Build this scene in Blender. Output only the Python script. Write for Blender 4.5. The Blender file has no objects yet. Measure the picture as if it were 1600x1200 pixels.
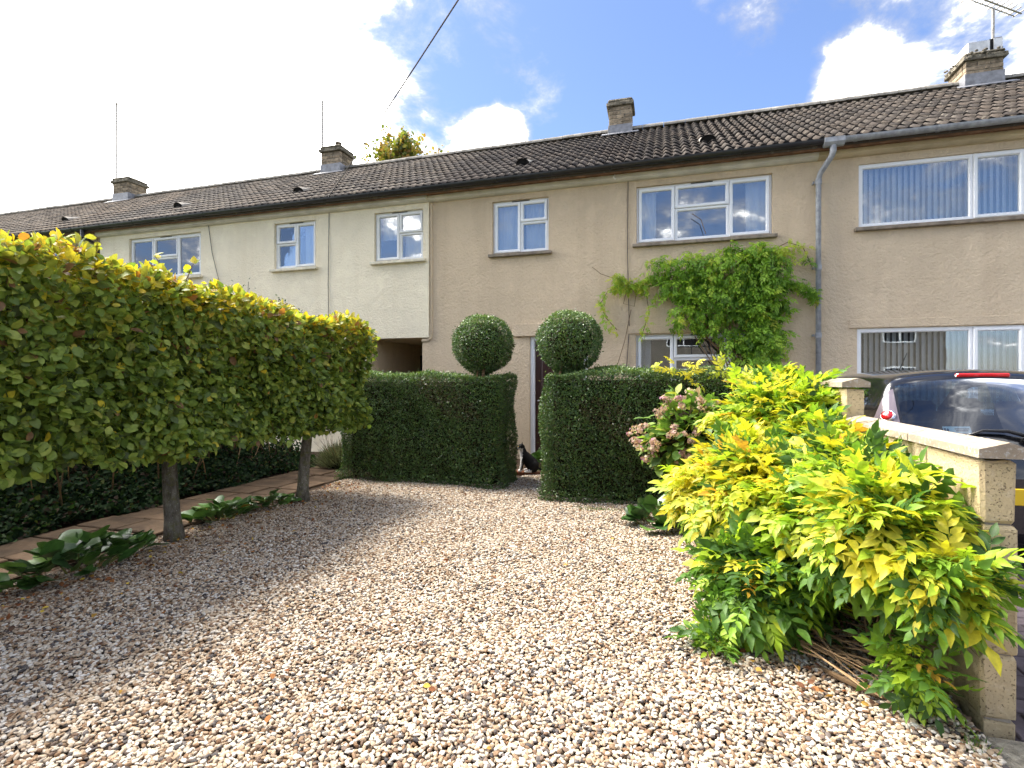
import bpy, bmesh, math, random
import numpy as np
from mathutils import Vector, Matrix, Euler
R = math.radians
random.seed(7)
rng = np.random.default_rng(11)
scene = bpy.context.scene
C = scene.collection

# ------------------------------------------------------------------ camera
H = 1.37                       # eye height
YAW = math.atan(237 / 800)     # camera turned left of the facade normal
cam_d = bpy.data.cameras.new('camera')
cam = bpy.data.objects.new('camera', cam_d)
C.objects.link(cam)
cam.location = (0, 0, H)
cam.rotation_euler = (R(90), 0, YAW)
cam_d.sensor_width = 36
cam_d.lens = 18.0
cam_d.shift_y = -6 / 1600
cam_d.clip_start = 0.05
cam_d.clip_end = 3000
scene.camera = cam

# ------------------------------------------------------------------ sun, sky, exposure
SUN_EL, SUN_AZ = R(62), R(-74)     # azimuth clockwise from +Y: sun to the left, a little behind the houses
sun_dir = Vector((math.sin(SUN_AZ) * math.cos(SUN_EL), math.cos(SUN_AZ) * math.cos(SUN_EL), math.sin(SUN_EL)))
sd = bpy.data.lights.new('sun', 'SUN')
sd.energy = 0.52
sd.angle = R(14.0)
sd.color = (1.0, 0.93, 0.82)
so = bpy.data.objects.new('sun', sd)
C.objects.link(so)
so.rotation_euler = (-sun_dir).to_track_quat('-Z', 'Y').to_euler()
so.location = sun_dir * 40
scene.view_settings.view_transform = 'Standard'
scene.view_settings.look = 'None'
scene.view_settings.gamma = 1
scene.view_settings.exposure = 3.72
scene.view_settings.use_curve_mapping = False


class NG:
    """small node-graph helper"""
    def __init__(self, tree):
        self.t = tree
        self.n = tree.nodes
        self.l = tree.links

    def node(self, kind, **kw):
        nd = self.n.new(kind)
        for k, v in kw.items():
            setattr(nd, k, v)
        return nd

    def put(self, sock, val):
        if val is None:
            return
        if hasattr(val, 'is_output'):
            self.l.new(val, sock)
        else:
            if isinstance(val, (tuple, list)) and len(val) == 3 and sock.type == 'RGBA':
                val = (*val, 1)
            sock.default_value = val

    def math(self, op, a, b=None, c=None, clamp=False):
        nd = self.node('ShaderNodeMath', operation=op, use_clamp=clamp)
        for i, v in enumerate((a, b, c)):
            self.put(nd.inputs[i], v)
        return nd.outputs[0]

    def vmath(self, op, a, b=None, scale=None):
        nd = self.node('ShaderNodeVectorMath', operation=op)
        self.put(nd.inputs[0], a)
        if b is not None:
            self.put(nd.inputs[1], b)
        if scale is not None:
            self.put(nd.inputs['Scale'], scale)
        return nd.outputs['Value'] if op in ('DOT_PRODUCT', 'DISTANCE', 'LENGTH') else nd.outputs['Vector']

    def noise(self, vec, scale, detail=4, rough=0.55, dist=0.0):
        nd = self.node('ShaderNodeTexNoise')
        self.put(nd.inputs['Vector'], vec)
        self.put(nd.inputs['Scale'], scale)
        nd.inputs['Detail'].default_value = detail
        nd.inputs['Roughness'].default_value = rough
        nd.inputs['Distortion'].default_value = dist
        return nd.outputs['Fac']

    def voronoi(self, vec, scale, feature='F1'):
        nd = self.node('ShaderNodeTexVoronoi', feature=feature)
        self.put(nd.inputs['Vector'], vec)
        nd.inputs['Scale'].default_value = scale
        return nd

    def rng(self, v, a, b, c=0.0, d=1.0, smooth=False):
        nd = self.node('ShaderNodeMapRange', clamp=True, interpolation_type='SMOOTHSTEP' if smooth else 'LINEAR')
        for i, x in enumerate((v, a, b, c, d)):
            self.put(nd.inputs[i], x)
        return nd.outputs[0]

    def mix(self, f, a, b, blend='MIX'):
        nd = self.node('ShaderNodeMix', data_type='RGBA', blend_type=blend)
        self.put(nd.inputs[0], f)
        self.put(nd.inputs[6], a)
        self.put(nd.inputs[7], b)
        return nd.outputs[2]

    def ramp(self, f, stops, mode='LINEAR'):
        nd = self.node('ShaderNodeValToRGB')
        cr = nd.color_ramp
        cr.interpolation = mode
        while len(cr.elements) < len(stops):
            cr.elements.new(0.5)
        for e, (p, col) in zip(cr.elements, stops):
            e.position = p
            e.color = (*col, 1)
        self.put(nd.inputs[0], f)
        return nd.outputs[0]

    def bump(self, h, strength=0.3, dist=0.01, normal=None):
        nd = self.node('ShaderNodeBump')
        nd.inputs['Strength'].default_value = strength
        nd.inputs['Distance'].default_value = dist
        self.put(nd.inputs['Height'], h)
        if normal is not None:
            self.put(nd.inputs['Normal'], normal)
        return nd.outputs[0]

    def pos(self):
        return self.node('ShaderNodeNewGeometry').outputs['Position']

    def scaled(self, vec, s):
        return self.vmath('MULTIPLY', vec, s)


world = bpy.data.worlds.new('World')
scene.world = world
world.use_nodes = True
g = NG(world.node_tree)
g.n.clear()
sky = g.node('ShaderNodeTexSky', sky_type='NISHITA', sun_disc=False)
sky.sun_elevation = SUN_EL
sky.sun_rotation = SUN_AZ
sky.air_density = 1.0
sky.dust_density = 0.6
sky.ozone_density = 3.0
dirv = g.vmath('NORMALIZE', g.node('ShaderNodeTexCoord').outputs['Generated'])
sep = g.node('ShaderNodeSeparateXYZ')
g.put(sep.inputs[0], dirv)
zc = g.math('ADD', g.math('MAXIMUM', sep.outputs['Z'], 0.0), 0.30)
comb = g.node('ShaderNodeCombineXYZ')
g.put(comb.inputs[0], g.math('DIVIDE', sep.outputs['X'], zc))
g.put(comb.inputs[1], g.math('DIVIDE', sep.outputs['Y'], zc))
comb.inputs[2].default_value = 8.1
cl_uv = comb.outputs[0]
n1 = g.noise(cl_uv, 2.3, 10, 0.62, 0.35)
n2 = g.noise(g.vmath('ADD', cl_uv, (4.1, 2.2, 0.3)), 6.5, 9, 0.66, 0.3)


def sdir(px, py):          # a direction of the sky, as yaw/pitch tangents
    a, b = (px - 800) / 800, (594 - py) / 800
    s, c = math.sin(YAW), math.cos(YAW)
    v = Vector((a * c - s, a * s + c, b))
    return tuple(v.normalized())


def lobe(px, py, r0, r1):
    return g.rng(g.vmath('DISTANCE', dirv, sdir(px, py)), r0, r1, 1.0, 0.0, True)


lob = None
for (px, py, r0, r1, w) in ((40, 130, 0.12, 0.46, 0.42), (-500, -300, 0.2, 0.9, 0.45), (530, 190, 0.02, 0.17, 0.24), (1345, 125, 0.03, 0.105, 0.36),
                            (775, 235, 0.02, 0.10, 0.32), (560, 30, 0.02, 0.22, 0.15), (1430, -30, 0.02, 0.20, 0.10),
                            (1150, 5, 0.02, 0.14, 0.17), (1680, 100, 0.03, 0.10, 0.26), (850, 150, 0.0, 0.08, 0.16),
                            (1060, 120, 0.0, 0.05, 0.12), (1110, 180, 0.0, 0.04, 0.16)):
    v = g.math('MULTIPLY', lobe(px, py, r0, r1), w)
    lob = v if lob is None else g.math('MAXIMUM', lob, v)
clear = g.math('ADD', g.math('MULTIPLY', lobe(1060, 130, 0.12, 0.42), 0.17), g.math('MULTIPLY', lobe(800, 60, 0.05, 0.24), 0.13))
v = g.math('SUBTRACT', g.math('ADD', n1, lob), clear)
v = g.math('ADD', v, g.math('MULTIPLY', g.math('SUBTRACT', n2, 0.5), 0.42))
cover = g.rng(v, 0.44, 0.69, 0.0, 1.0, True)
sunny = g.math('POWER', g.math('MAXIMUM', g.vmath('DOT_PRODUCT', dirv, tuple(sun_dir)), 0.0), 3.0)
thick = g.rng(g.noise(g.vmath('ADD', cl_uv, (0.13, -0.1, 0)), 2.6, 5, 0.5), 0.36, 0.66)
ccol = g.mix(thick, (1.0, 0.965, 0.90), (1.0, 1.0, 1.02))
ccol = g.vmath('SCALE', ccol, scale=g.math('POWER', 0.45, thick))
ccol = g.vmath('SCALE', ccol, scale=g.math('ADD', 0.9, g.math('MULTIPLY', sunny, 0.4)))
bg_sky = g.node('ShaderNodeBackground')
skyc = g.mix(1.0, sky.outputs[0], (0.345, 0.345, 0.385), 'MULTIPLY')
g.put(bg_sky.inputs[0], skyc)
bg_sky.inputs[1].default_value = 0.050
bg_cl = g.node('ShaderNodeBackground')
g.put(bg_cl.inputs[0], ccol)
g.put(bg_cl.inputs[1], g.math('ADD', 0.12, g.math('MULTIPLY', g.math('POWER', cover, 4.0), 1.15)))
mx = g.node('ShaderNodeMixShader')
g.put(mx.inputs[0], cover)
g.l.new(bg_sky.outputs[0], mx.inputs[1])
g.l.new(bg_cl.outputs[0], mx.inputs[2])
outw = g.node('ShaderNodeOutputWorld')
g.l.new(mx.outputs[0], outw.inputs[0])

# ------------------------------------------------------------------ materials
MATS = {}


def new_mat(name):
    m = bpy.data.materials.new(name)
    m.use_nodes = True
    q = NG(m.node_tree)
    q.n.clear()
    out = q.node('ShaderNodeOutputMaterial')
    MATS[name] = m
    return m, q, out


def surf(q, out, col, rough=0.6, spec=0.5, metal=0.0, normal=None, **kw):
    p = q.node('ShaderNodeBsdfPrincipled')
    q.put(p.inputs['Base Color'], col)
    q.put(p.inputs['Roughness'], rough)
    q.put(p.inputs['Specular IOR Level'], spec)
    q.put(p.inputs['Metallic'], metal)
    if normal is not None:
        q.put(p.inputs['Normal'], normal)
    for k, v in kw.items():
        q.put(p.inputs[k.replace('_', ' ')], v)
    q.l.new(p.outputs[0], out.inputs[0])
    return p


def simple(name, col, rough=0.5, spec=0.5, metal=0.0, var=0.15, vscale=6.0, bump=0.0, bscale=80.0, bdist=0.004, rand=0.0, **kw):
    m, q, out = new_mat(name)
    P = q.pos()
    f = q.rng(q.noise(P, vscale, 5), 0.3, 0.7)
    lo = tuple(c * (1 - var) for c in col)
    hi = tuple(min(1, c * (1 + var)) for c in col)
    c = q.mix(f, lo, hi)
    if rand:
        rv = q.node('ShaderNodeObjectInfo').outputs['Random']
        c = q.vmath('SCALE', c, scale=q.rng(rv, 0, 1, 1 - rand, 1 + rand))
    nrm = q.bump(q.noise(P, bscale, 4), bump, bdist) if bump else None
    surf(q, out, c, rough, spec, metal, nrm, **kw)
    return m


def stucco(name, col, stain):
    m, q, out = new_mat(name)
    P = q.pos()
    a = q.rng(q.noise(P, 0.9, 6, 0.6), 0.3, 0.72)
    st = q.noise(q.scaled(P, (2.6, 2.6, 0.22)), 1.6, 6, 0.6)
    sp = q.noise(P, 38, 4, 0.7)
    c = q.mix(a, tuple(x * 0.9 for x in col), col)
    c = q.mix(q.rng(st, 0.48, 0.74, 0, 0.55), c, stain)
    c = q.mix(q.rng(sp, 0.52, 0.75, 0, 0.3), c, tuple(x * 0.72 for x in col))
    blot = q.noise(P, 2.2, 6, 0.65, 0.4)
    c = q.mix(q.rng(blot, 0.54, 0.66, 0, 0.28), c, tuple(x * 0.78 for x in col))
    c = q.mix(q.rng(blot, 0.44, 0.36, 0, 0.30), c, tuple(min(1, x * 1.14) for x in col))
    h1 = q.noise(P, 30, 5, 0.65)
    h2 = q.noise(P, 11, 4, 0.5)
    h3 = q.noise(P, 2.5, 3, 0.5)
    h = q.math('ADD', q.math('MULTIPLY', h1, 1.0), q.math('ADD', q.math('MULTIPLY', h2, 0.45), q.math('MULTIPLY', h3, 0.8)))
    surf(q, out, c, 0.92, 0.15, 0, q.bump(h, 1.0, 0.028))
    return m


stucco('render_tan', (0.67, 0.53, 0.365), (0.52, 0.40, 0.27))
stucco('render_tan_right', (0.67, 0.54, 0.38), (0.53, 0.41, 0.285))
stucco('render_cream', (0.90, 0.80, 0.60), (0.76, 0.65, 0.46))
stucco('render_brown', (0.42, 0.33, 0.22), (0.28, 0.21, 0.14))


def tile_mat(name, base, lichen, amt):
    m, q, out = new_mat(name)
    P = q.pos()
    rv = q.node('ShaderNodeObjectInfo').outputs['Random']
    c = q.ramp(rv, [(0.0, tuple(x * 0.62 for x in base)), (0.35, base), (0.7, (base[0] * 1.25, base[1] * 1.16, base[2] * 1.05)), (1.0, (base[0] * 1.5, base[1] * 1.5, base[2] * 1.45))])
    big = q.noise(P, 0.8, 5, 0.6)
    c = q.mix(q.rng(big, 0.35, 0.7, 0, 0.45), c, tuple(x * 0.5 for x in base))
    l = q.noise(P, 9, 7, 0.72)
    c = q.mix(q.rng(l, 0.56, 0.68, 0, amt), c, lichen)
    l2 = q.noise(P, 26, 4, 0.6)
    c = q.mix(q.rng(l2, 0.64, 0.72, 0, 0.5), c, (0.42, 0.38, 0.28))
    surf(q, out, c, 0.9, 0.2, 0, q.bump(q.noise(P, 120, 4), 0.5, 0.004))


tile_mat('tile_dark', (0.074, 0.062, 0.054), (0.25, 0.22, 0.17), 0.6)
tile_mat('tile_grey', (0.115, 0.097, 0.082), (0.30, 0.26, 0.18), 0.75)
tile_mat('tile_brown', (0.12, 0.096, 0.076), (0.30, 0.24, 0.15), 0.7)
simple('tile_butt_shade', (0.018, 0.016, 0.015), 0.95, 0.1, var=0.5, vscale=9)      # near-black butt ends: shadow line of each course painted in, with some algae
simple('old_render', (0.17, 0.15, 0.125), 0.95, 0.1, var=0.2, vscale=2)
simple('ridge', (0.26, 0.24, 0.21), 0.9, 0.2, var=0.4, vscale=5, bump=0.5, rand=0.2)
simple('upvc', (0.82, 0.83, 0.84), 0.32, 0.5, var=0.03, vscale=3)
simple('upvc_old', (0.74, 0.74, 0.72), 0.45, 0.4, var=0.07, vscale=5)
simple('sill_stone', (0.24, 0.20, 0.155), 0.9, 0.2, var=0.35, vscale=12, bump=0.5, rand=0.1)
simple('sill_cream', (0.66, 0.60, 0.46), 0.85, 0.2, var=0.2, vscale=9, bump=0.4)
simple('gutter_black', (0.016, 0.016, 0.018), 0.35, 0.5, var=0.3, vscale=4)
simple('gutter_grey', (0.27, 0.28, 0.30), 0.5, 0.5, var=0.3, vscale=14, bump=0.2)
simple('soffit', (0.16, 0.085, 0.045), 0.8, 0.2, var=0.4, vscale=6)
simple('cornice', (0.60, 0.565, 0.50), 0.85, 0.2, var=0.18, vscale=3, bump=0.4)
simple('cornice_tan', (0.52, 0.43, 0.29), 0.85, 0.2, var=0.2, vscale=3, bump=0.4)
simple('interior', (0.10, 0.095, 0.09), 0.9, 0.1, var=0.1)
simple('curtain', (0.74, 0.75, 0.78), 0.9, 0.1, var=0.06)
simple('blind', (0.80, 0.80, 0.80), 0.7, 0.2, var=0.04)
simple('brick', (0.25, 0.195, 0.135), 0.93, 0.15, var=0.5, vscale=14, bump=0.9, bscale=60, bdist=0.012, rand=0.35)
simple('chimney_cap', (0.17, 0.15, 0.115), 0.95, 0.1, var=0.65, vscale=11, bump=1.0, bscale=35, bdist=0.03)
simple('mortar', (0.36, 0.32, 0.26), 0.95, 0.1, var=0.2, bump=0.6)
simple('lead', (0.20, 0.20, 0.215), 0.55, 0.5, var=0.3, vscale=12, bump=0.3, bscale=20)
simple('steel', (0.62, 0.60, 0.56), 0.42, 0.5, 0.6, var=0.25, vscale=9)
simple('aerial', (0.30, 0.28, 0.25), 0.55, 0.5, 0.5, var=0.3, vscale=20)
simple('cable', (0.09, 0.08, 0.075), 0.7, 0.3)
simple('wood_pole', (0.16, 0.12, 0.085), 0.9, 0.1, var=0.3, vscale=8)
simple('door_dark', (0.045, 0.016, 0.012), 0.35, 0.5, var=0.2)
simple('dark_door', (0.012, 0.012, 0.02), 0.4, 0.5)
simple('dark_void', (0.01, 0.009, 0.009), 0.7, 0.2)
simple('soil', (0.055, 0.038, 0.026), 0.97, 0.1, var=0.5, vscale=7, bump=1.0, bscale=30, bdist=0.04)
simple('meadow', (0.06, 0.085, 0.03), 0.95, 0.1, var=0.5, vscale=1.4, bump=0.8, bscale=20, bdist=0.03)
simple('gravel_bed', (0.075, 0.055, 0.042), 0.97, 0.1, var=0.55, vscale=60, bump=1.0, bscale=70, bdist=0.02)
simple('slab', (0.080, 0.052, 0.032), 0.9, 0.2, var=0.4, vscale=5, bump=0.7, bscale=25, bdist=0.012, rand=0.22)
simple('edging', (0.24, 0.095, 0.05), 0.9, 0.2, var=0.35, vscale=12, bump=0.5, rand=0.2)
simple('asphalt', (0.05, 0.05, 0.052), 0.95, 0.2, var=0.3, vscale=12, bump=0.6)
simple('pavement', (0.25, 0.24, 0.22), 0.95, 0.2, var=0.25, vscale=6, bump=0.5)
simple('paving', (0.105, 0.085, 0.092), 0.88, 0.2, var=0.3, vscale=8, bump=0.6, rand=0.25)
simple('footing', (0.34, 0.30, 0.23), 0.97, 0.1, var=0.4, vscale=40, bump=1.0, bscale=90, bdist=0.015)
simple('stem', (0.15, 0.095, 0.05), 0.85, 0.2, var=0.35, vscale=14, bump=0.5)
simple('stem_green', (0.16, 0.16, 0.05), 0.8, 0.2, var=0.3)
simple('dry_stem', (0.36, 0.23, 0.12), 0.85, 0.2, var=0.35, vscale=25)
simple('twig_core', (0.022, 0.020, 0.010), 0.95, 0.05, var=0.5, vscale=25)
simple('car_paint', (0.005, 0.005, 0.006), 0.22, 0.5, var=0.1, Coat_Weight=1.0, Coat_Roughness=0.04)
simple('car_trim', (0.014, 0.014, 0.015), 0.5, 0.4)
simple('car_seat', (0.02, 0.021, 0.025), 0.85, 0.2)
simple('tyre', (0.012, 0.012, 0.012), 0.8, 0.3)
simple('chrome', (0.85, 0.85, 0.86), 0.16, 0.5, 1.0, var=0.02)
simple('lens_clear', (0.16, 0.13, 0.15), 0.2, 0.6, var=0.05, Coat_Weight=1.0)
simple('lens_red', (0.52, 0.008, 0.012), 0.12, 0.6, var=0.1, Coat_Weight=1.0)
simple('lens_amber', (0.55, 0.26, 0.18), 0.15, 0.6, var=0.1, Coat_Weight=1.0)
simple('plate_yellow', (0.75, 0.50, 0.015), 0.4, 0.5, var=0.03)
simple('plate_black', (0.01, 0.01, 0.01), 0.5, 0.4)
simple('sticker', (0.55, 0.66, 0.68), 0.5, 0.4, var=0.04)
simple('sticker_ink', (0.06, 0.10, 0.14), 0.5, 0.4)


def block_mat():
    m, q, out = new_mat('block')
    P = q.pos()
    rv = q.node('ShaderNodeObjectInfo').outputs['Random']
    c = q.mix(rv, (0.56, 0.43, 0.245), (0.64, 0.51, 0.31))
    c = q.mix(q.rng(q.noise(P, 7, 6, 0.65), 0.42, 0.75, 0, 0.6), c, (0.42, 0.32, 0.20))
    sz = q.node('ShaderNodeSeparateXYZ')
    q.put(sz.inputs[0], P)
    damp = q.math('ADD', sz.outputs[2], q.math('MULTIPLY', q.noise(P, 9, 5), 0.35))
    c = q.mix(q.rng(damp, 0.20, 0.40, 0.55, 0.0), c, (0.20, 0.17, 0.11))
    c = q.mix(q.rng(q.noise(P, 22, 4, 0.6), 0.55, 0.7, 0, 0.4), c, (0.62, 0.52, 0.36))
    pit = q.noise(P, 120, 3, 0.6)
    pf = q.rng(pit, 0.60, 0.68)
    c = q.mix(q.math('MULTIPLY', pf, 0.75), c, (0.13, 0.09, 0.055))
    h = q.math('SUBTRACT', q.math('MULTIPLY', q.noise(P, 45, 5, 0.7), 1.0), q.math('MULTIPLY', pf, 1.0))
    surf(q, out, c, 0.95, 0.15, 0, q.bump(h, 0.9, 0.008))
    m, q, out = new_mat('coping')
    P = q.pos()
    c = q.mix(q.rng(q.noise(P, 9, 6, 0.65), 0.35, 0.7), (0.37, 0.30, 0.225), (0.25, 0.20, 0.145))
    c = q.mix(q.rng(q.noise(P, 48, 5, 0.7), 0.54, 0.62, 0, 0.8), c, (0.48, 0.45, 0.40))
    surf(q, out, c, 0.93, 0.15, 0, q.bump(q.noise(P, 80, 5, 0.7), 0.7, 0.006))


block_mat()


def bark_mat():
    m, q, out = new_mat('bark')
    P = q.pos()
    c = q.mix(q.rng(q.noise(q.scaled(P, (1, 1, 0.4)), 26, 5, 0.65), 0.35, 0.68), (0.085, 0.075, 0.06), (0.24, 0.22, 0.185))
    c = q.mix(q.rng(q.noise(P, 14, 5, 0.7), 0.52, 0.62, 0, 0.65), c, (0.13, 0.13, 0.05))
    c = q.mix(q.rng(q.noise(P, 70, 3, 0.6), 0.62, 0.68, 0, 0.8), c, (0.36, 0.35, 0.31))
    surf(q, out, c, 0.95, 0.1, 0, q.bump(q.noise(q.scaled(P, (1, 1, 0.35)), 55, 5, 0.7), 1.0, 0.02))


bark_mat()


def leaf_mat(name, rough=0.45, spec=0.4, trans=0.35, tgain=(1.25, 1.25, 0.7)):
    m, q, out = new_mat(name)
    a = q.node('ShaderNodeAttribute', attribute_name='col')
    c = a.outputs['Color']
    P = q.pos()
    c = q.vmath('SCALE', c, scale=q.rng(q.noise(P, 45, 3), 0.3, 0.7, 0.8, 1.18))
    p = q.node('ShaderNodeBsdfPrincipled')
    q.put(p.inputs['Base Color'], c)
    p.inputs['Roughness'].default_value = rough
    p.inputs['Specular IOR Level'].default_value = spec
    t = q.node('ShaderNodeBsdfTranslucent')
    q.put(t.inputs[0], q.mix(1.0, c, tgain, 'MULTIPLY'))
    ms = q.node('ShaderNodeMixShader')
    ms.inputs[0].default_value = trans
    q.l.new(p.outputs[0], ms.inputs[1])
    q.l.new(t.outputs[0], ms.inputs[2])
    q.l.new(ms.outputs[0], out.inputs[0])


leaf_mat('leaf', 0.5, 0.4, 0.42)
leaf_mat('leaf_matte', 0.75, 0.2, 0.3)
leaf_mat('leaf_gloss', 0.38, 0.55, 0.22)
leaf_mat('leaf_thick', 0.34, 0.5, 0.12)
leaf_mat('leaf_dead', 0.8, 0.2, 0.15)


def glass_mat(name, refl, tint):
    m, q, out = new_mat(name)
    fr = q.node('ShaderNodeFresnel')
    fr.inputs[0].default_value = 1.5
    fac = q.math('ADD', refl, fr.outputs[0], clamp=True)
    t = q.node('ShaderNodeBsdfTransparent')
    t.inputs[0].default_value = (*tint, 1)
    gl = q.node('ShaderNodeBsdfGlossy')
    gl.inputs['Color'].default_value = (0.95, 0.97, 1, 1)
    gl.inputs['Roughness'].default_value = 0.0
    P = q.pos()
    q.put(gl.inputs['Normal'], q.bump(q.noise(P, 2.5, 2), 0.05, 0.01))
    ms = q.node('ShaderNodeMixShader')
    q.put(ms.inputs[0], fac)
    q.l.new(t.outputs[0], ms.inputs[1])
    q.l.new(gl.outputs[0], ms.inputs[2])
    q.l.new(ms.outputs[0], out.inputs[0])


glass_mat('glass', 0.14, (0.93, 0.95, 0.95))
glass_mat('glass_car', 0.03, (0.30, 0.40, 0.48))


def stone_mat():
    m, q, out = new_mat('stones')
    a = q.node('ShaderNodeAttribute', attribute_name='rnd', attribute_type='INSTANCER')
    c = q.ramp(a.outputs['Fac'], [(0.0, (0.05, 0.045, 0.045)), (0.09, (0.15, 0.125, 0.11)), (0.17, (0.22, 0.12, 0.06)), (0.29, (0.34, 0.235, 0.145)), (0.45, (0.47, 0.355, 0.24)),
                                   (0.64, (0.55, 0.45, 0.33)), (0.84, (0.62, 0.545, 0.44)), (1.0, (0.72, 0.67, 0.59))])
    P = q.pos()
    c = q.vmath('SCALE', c, scale=q.rng(q.noise(P, 90, 4), 0.3, 0.7, 0.72, 1.02))
    # stones along the planting strip have a darker, browner coat
    sx = q.node('ShaderNodeSeparateXYZ')
    q.put(sx.inputs[0], P)
    e = q.math('ADD', q.math('MULTIPLY', sx.outputs[0], 1.0), q.math('MULTIPLY', q.noise(P, 3.0, 4), 1.2))
    c = q.mix(q.rng(e, -3.1, -2.5, 0.35, 0.0), c, (0.11, 0.07, 0.05))
    surf(q, out, c, 0.75, 0.3)


stone_mat()


def cat_mat():
    m, q, out = new_mat('fur')
    a = q.node('ShaderNodeAttribute', attribute_name='col')
    P = q.pos()
    surf(q, out, a.outputs['Color'], 0.75, 0.25, 0, q.bump(q.noise(P, 260, 3), 0.4, 0.003))


cat_mat()

# ------------------------------------------------------------------ object helpers


class MB:
    """collects geometry, then links it as one mesh object"""
    def __init__(self):
        self.v = []
        self.f = []

    def add(self, vs, fs):
        o = len(self.v)
        self.v.extend([tuple(map(float, p)) for p in vs])
        self.f.extend([tuple(i + o for i in f) for f in fs])
        return self

    def box(self, x0, x1, y0, y1, z0, z1):
        return self.add([(x0, y0, z0), (x1, y0, z0), (x1, y1, z0), (x0, y1, z0), (x0, y0, z1), (x1, y0, z1), (x1, y1, z1), (x0, y1, z1)],
                        [(0, 3, 2, 1), (4, 5, 6, 7), (0, 1, 5, 4), (1, 2, 6, 5), (2, 3, 7, 6), (3, 0, 4, 7)])

    def cbox(self, x0, x1, y0, y1, z0, z1, c=0.01, jit=0.0):
        """chamfered box"""
        vs, idx = [], {}
        X, Y, Z = (x0, x1), (y0, y1), (z0, z1)
        for i in (0, 1):
            for j in (0, 1):
                for k in (0, 1):
                    sx, sy, sz = (1 - 2 * i), (1 - 2 * j), (1 - 2 * k)
                    for ax in range(3):
                        p = [X[i] + sx * c, Y[j] + sy * c, Z[k] + sz * c]
                        p[ax] = (X, Y, Z)[ax][(i, j, k)[ax]]
                        if jit:
                            p = [q + random.uniform(-jit, jit) for q in p]
                        idx[(i, j, k, ax)] = len(vs)
                        vs.append(p)
        fs = []
        for ax in range(3):
            a, b = [(1, 2), (0, 2), (0, 1)][ax]
            for s in (0, 1):
                q = []
                for (m, n) in ((0, 0), (1, 0), (1, 1), (0, 1)):
                    t = [0, 0, 0]
                    t[ax] = s
                    t[a] = m
                    t[b] = n
                    q.append(idx[(*t, ax)])
                fs.append(tuple(q))
        for ax in range(3):       # edges along axis ax
            a, b = [(1, 2), (0, 2), (0, 1)][ax]
            for m in (0, 1):
                for n in (0, 1):
                    t0, t1 = [0, 0, 0], [0, 0, 0]
                    t0[a] = t1[a] = m
                    t0[b] = t1[b] = n
                    t1[ax] = 1
                    fs.append((idx[(*t0, a)], idx[(*t1, a)], idx[(*t1, b)], idx[(*t0, b)]))
        for i in (0, 1):
            for j in (0, 1):
                for k in (0, 1):
                    fs.append((idx[(i, j, k, 0)], idx[(i, j, k, 1)], idx[(i, j, k, 2)]))
        return self.add(vs, fs)

    def ring(self, x0, x1, z0, z1, prof):
        """mitred frame in the XZ plane; prof = (inset, y) pairs"""
        vs, fs = [], []
        for (i, y) in prof:
            vs += [(x0 + i, y, z0 + i), (x1 - i, y, z0 + i), (x1 - i, y, z1 - i), (x0 + i, y, z1 - i)]
        for k in range(len(prof) - 1):
            for j in range(4):
                a, b = k * 4 + j, k * 4 + (j + 1) % 4
                fs.append((a, b, b + 4, a + 4))
        return self.add(vs, fs)

    def tube(self, pts, rad, seg=6, cap=True):
        pts = [Vector(p) for p in pts]
        n = len(pts)
        if not hasattr(rad, '__len__'):
            rad = [rad] * n
        vs, fs = [], []
        ref = None
        for i, p in enumerate(pts):
            t = (pts[min(i + 1, n - 1)] - pts[max(i - 1, 0)])
            if t.length < 1e-9:
                t = Vector((0, 0, 1))
            t.normalize()
            if ref is None:
                ref = Vector((1, 0, 0)) if abs(t.x) < 0.9 else Vector((0, 1, 0))
            a = (ref - t * ref.dot(t))
            if a.length < 1e-6:
                a = t.orthogonal()
            a.normalize()
            ref = a
            b = t.cross(a)
            for k in range(seg):
                an = 2 * math.pi * k / seg
                vs.append(p + (a * math.cos(an) + b * math.sin(an)) * rad[i])
        for i in range(n - 1):
            for k in range(seg):
                k2 = (k + 1) % seg
                fs.append((i * seg + k, i * seg + k2, (i + 1) * seg + k2, (i + 1) * seg + k))
        if cap:
            fs.append(tuple(range(seg))[::-1])
            fs.append(tuple((n - 1) * seg + k for k in range(seg)))
        return self.add(vs, fs)

    def prism_x(self, prof, x0, x1):
        """closed YZ profile pushed along X"""
        n = len(prof)
        vs = [(x0, y, z) for y, z in prof] + [(x1, y, z) for y, z in prof]
        fs = [(i, (i + 1) % n, n + (i + 1) % n, n + i) for i in range(n)]
        fs += [tuple(range(n))[::-1], tuple(range(n, 2 * n))]
        return self.add(vs, fs)

    def prism_y(self, prof, y0, y1):
        n = len(prof)
        vs = [(x, y0, z) for x, z in prof] + [(x, y1, z) for x, z in prof]
        fs = [(i, (i + 1) % n, n + (i + 1) % n, n + i) for i in range(n)]
        fs += [tuple(range(n))[::-1], tuple(range(n, 2 * n))]
        return self.add(vs, fs)

    def ball(self, c, r, seg=10, rings=7):
        r = (r, r, r) if not hasattr(r, '__len__') else r
        vs = [(c[0], c[1], c[2] - r[2])]
        for i in range(1, rings):
            ph = math.pi * i / rings - math.pi / 2
            for k in range(seg):
                a = 2 * math.pi * k / seg
                vs.append((c[0] + r[0] * math.cos(ph) * math.cos(a), c[1] + r[1] * math.cos(ph) * math.sin(a), c[2] + r[2] * math.sin(ph)))
        vs.append((c[0], c[1], c[2] + r[2]))
        fs = [(0, 1 + (k + 1) % seg, 1 + k) for k in range(seg)]
        for i in range(rings - 2):
            for k in range(seg):
                a, b = 1 + i * seg + k, 1 + i * seg + (k + 1) % seg
                fs.append((a, b, b + seg, a + seg))
        top = len(vs) - 1
        b0 = 1 + (rings - 2) * seg
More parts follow.
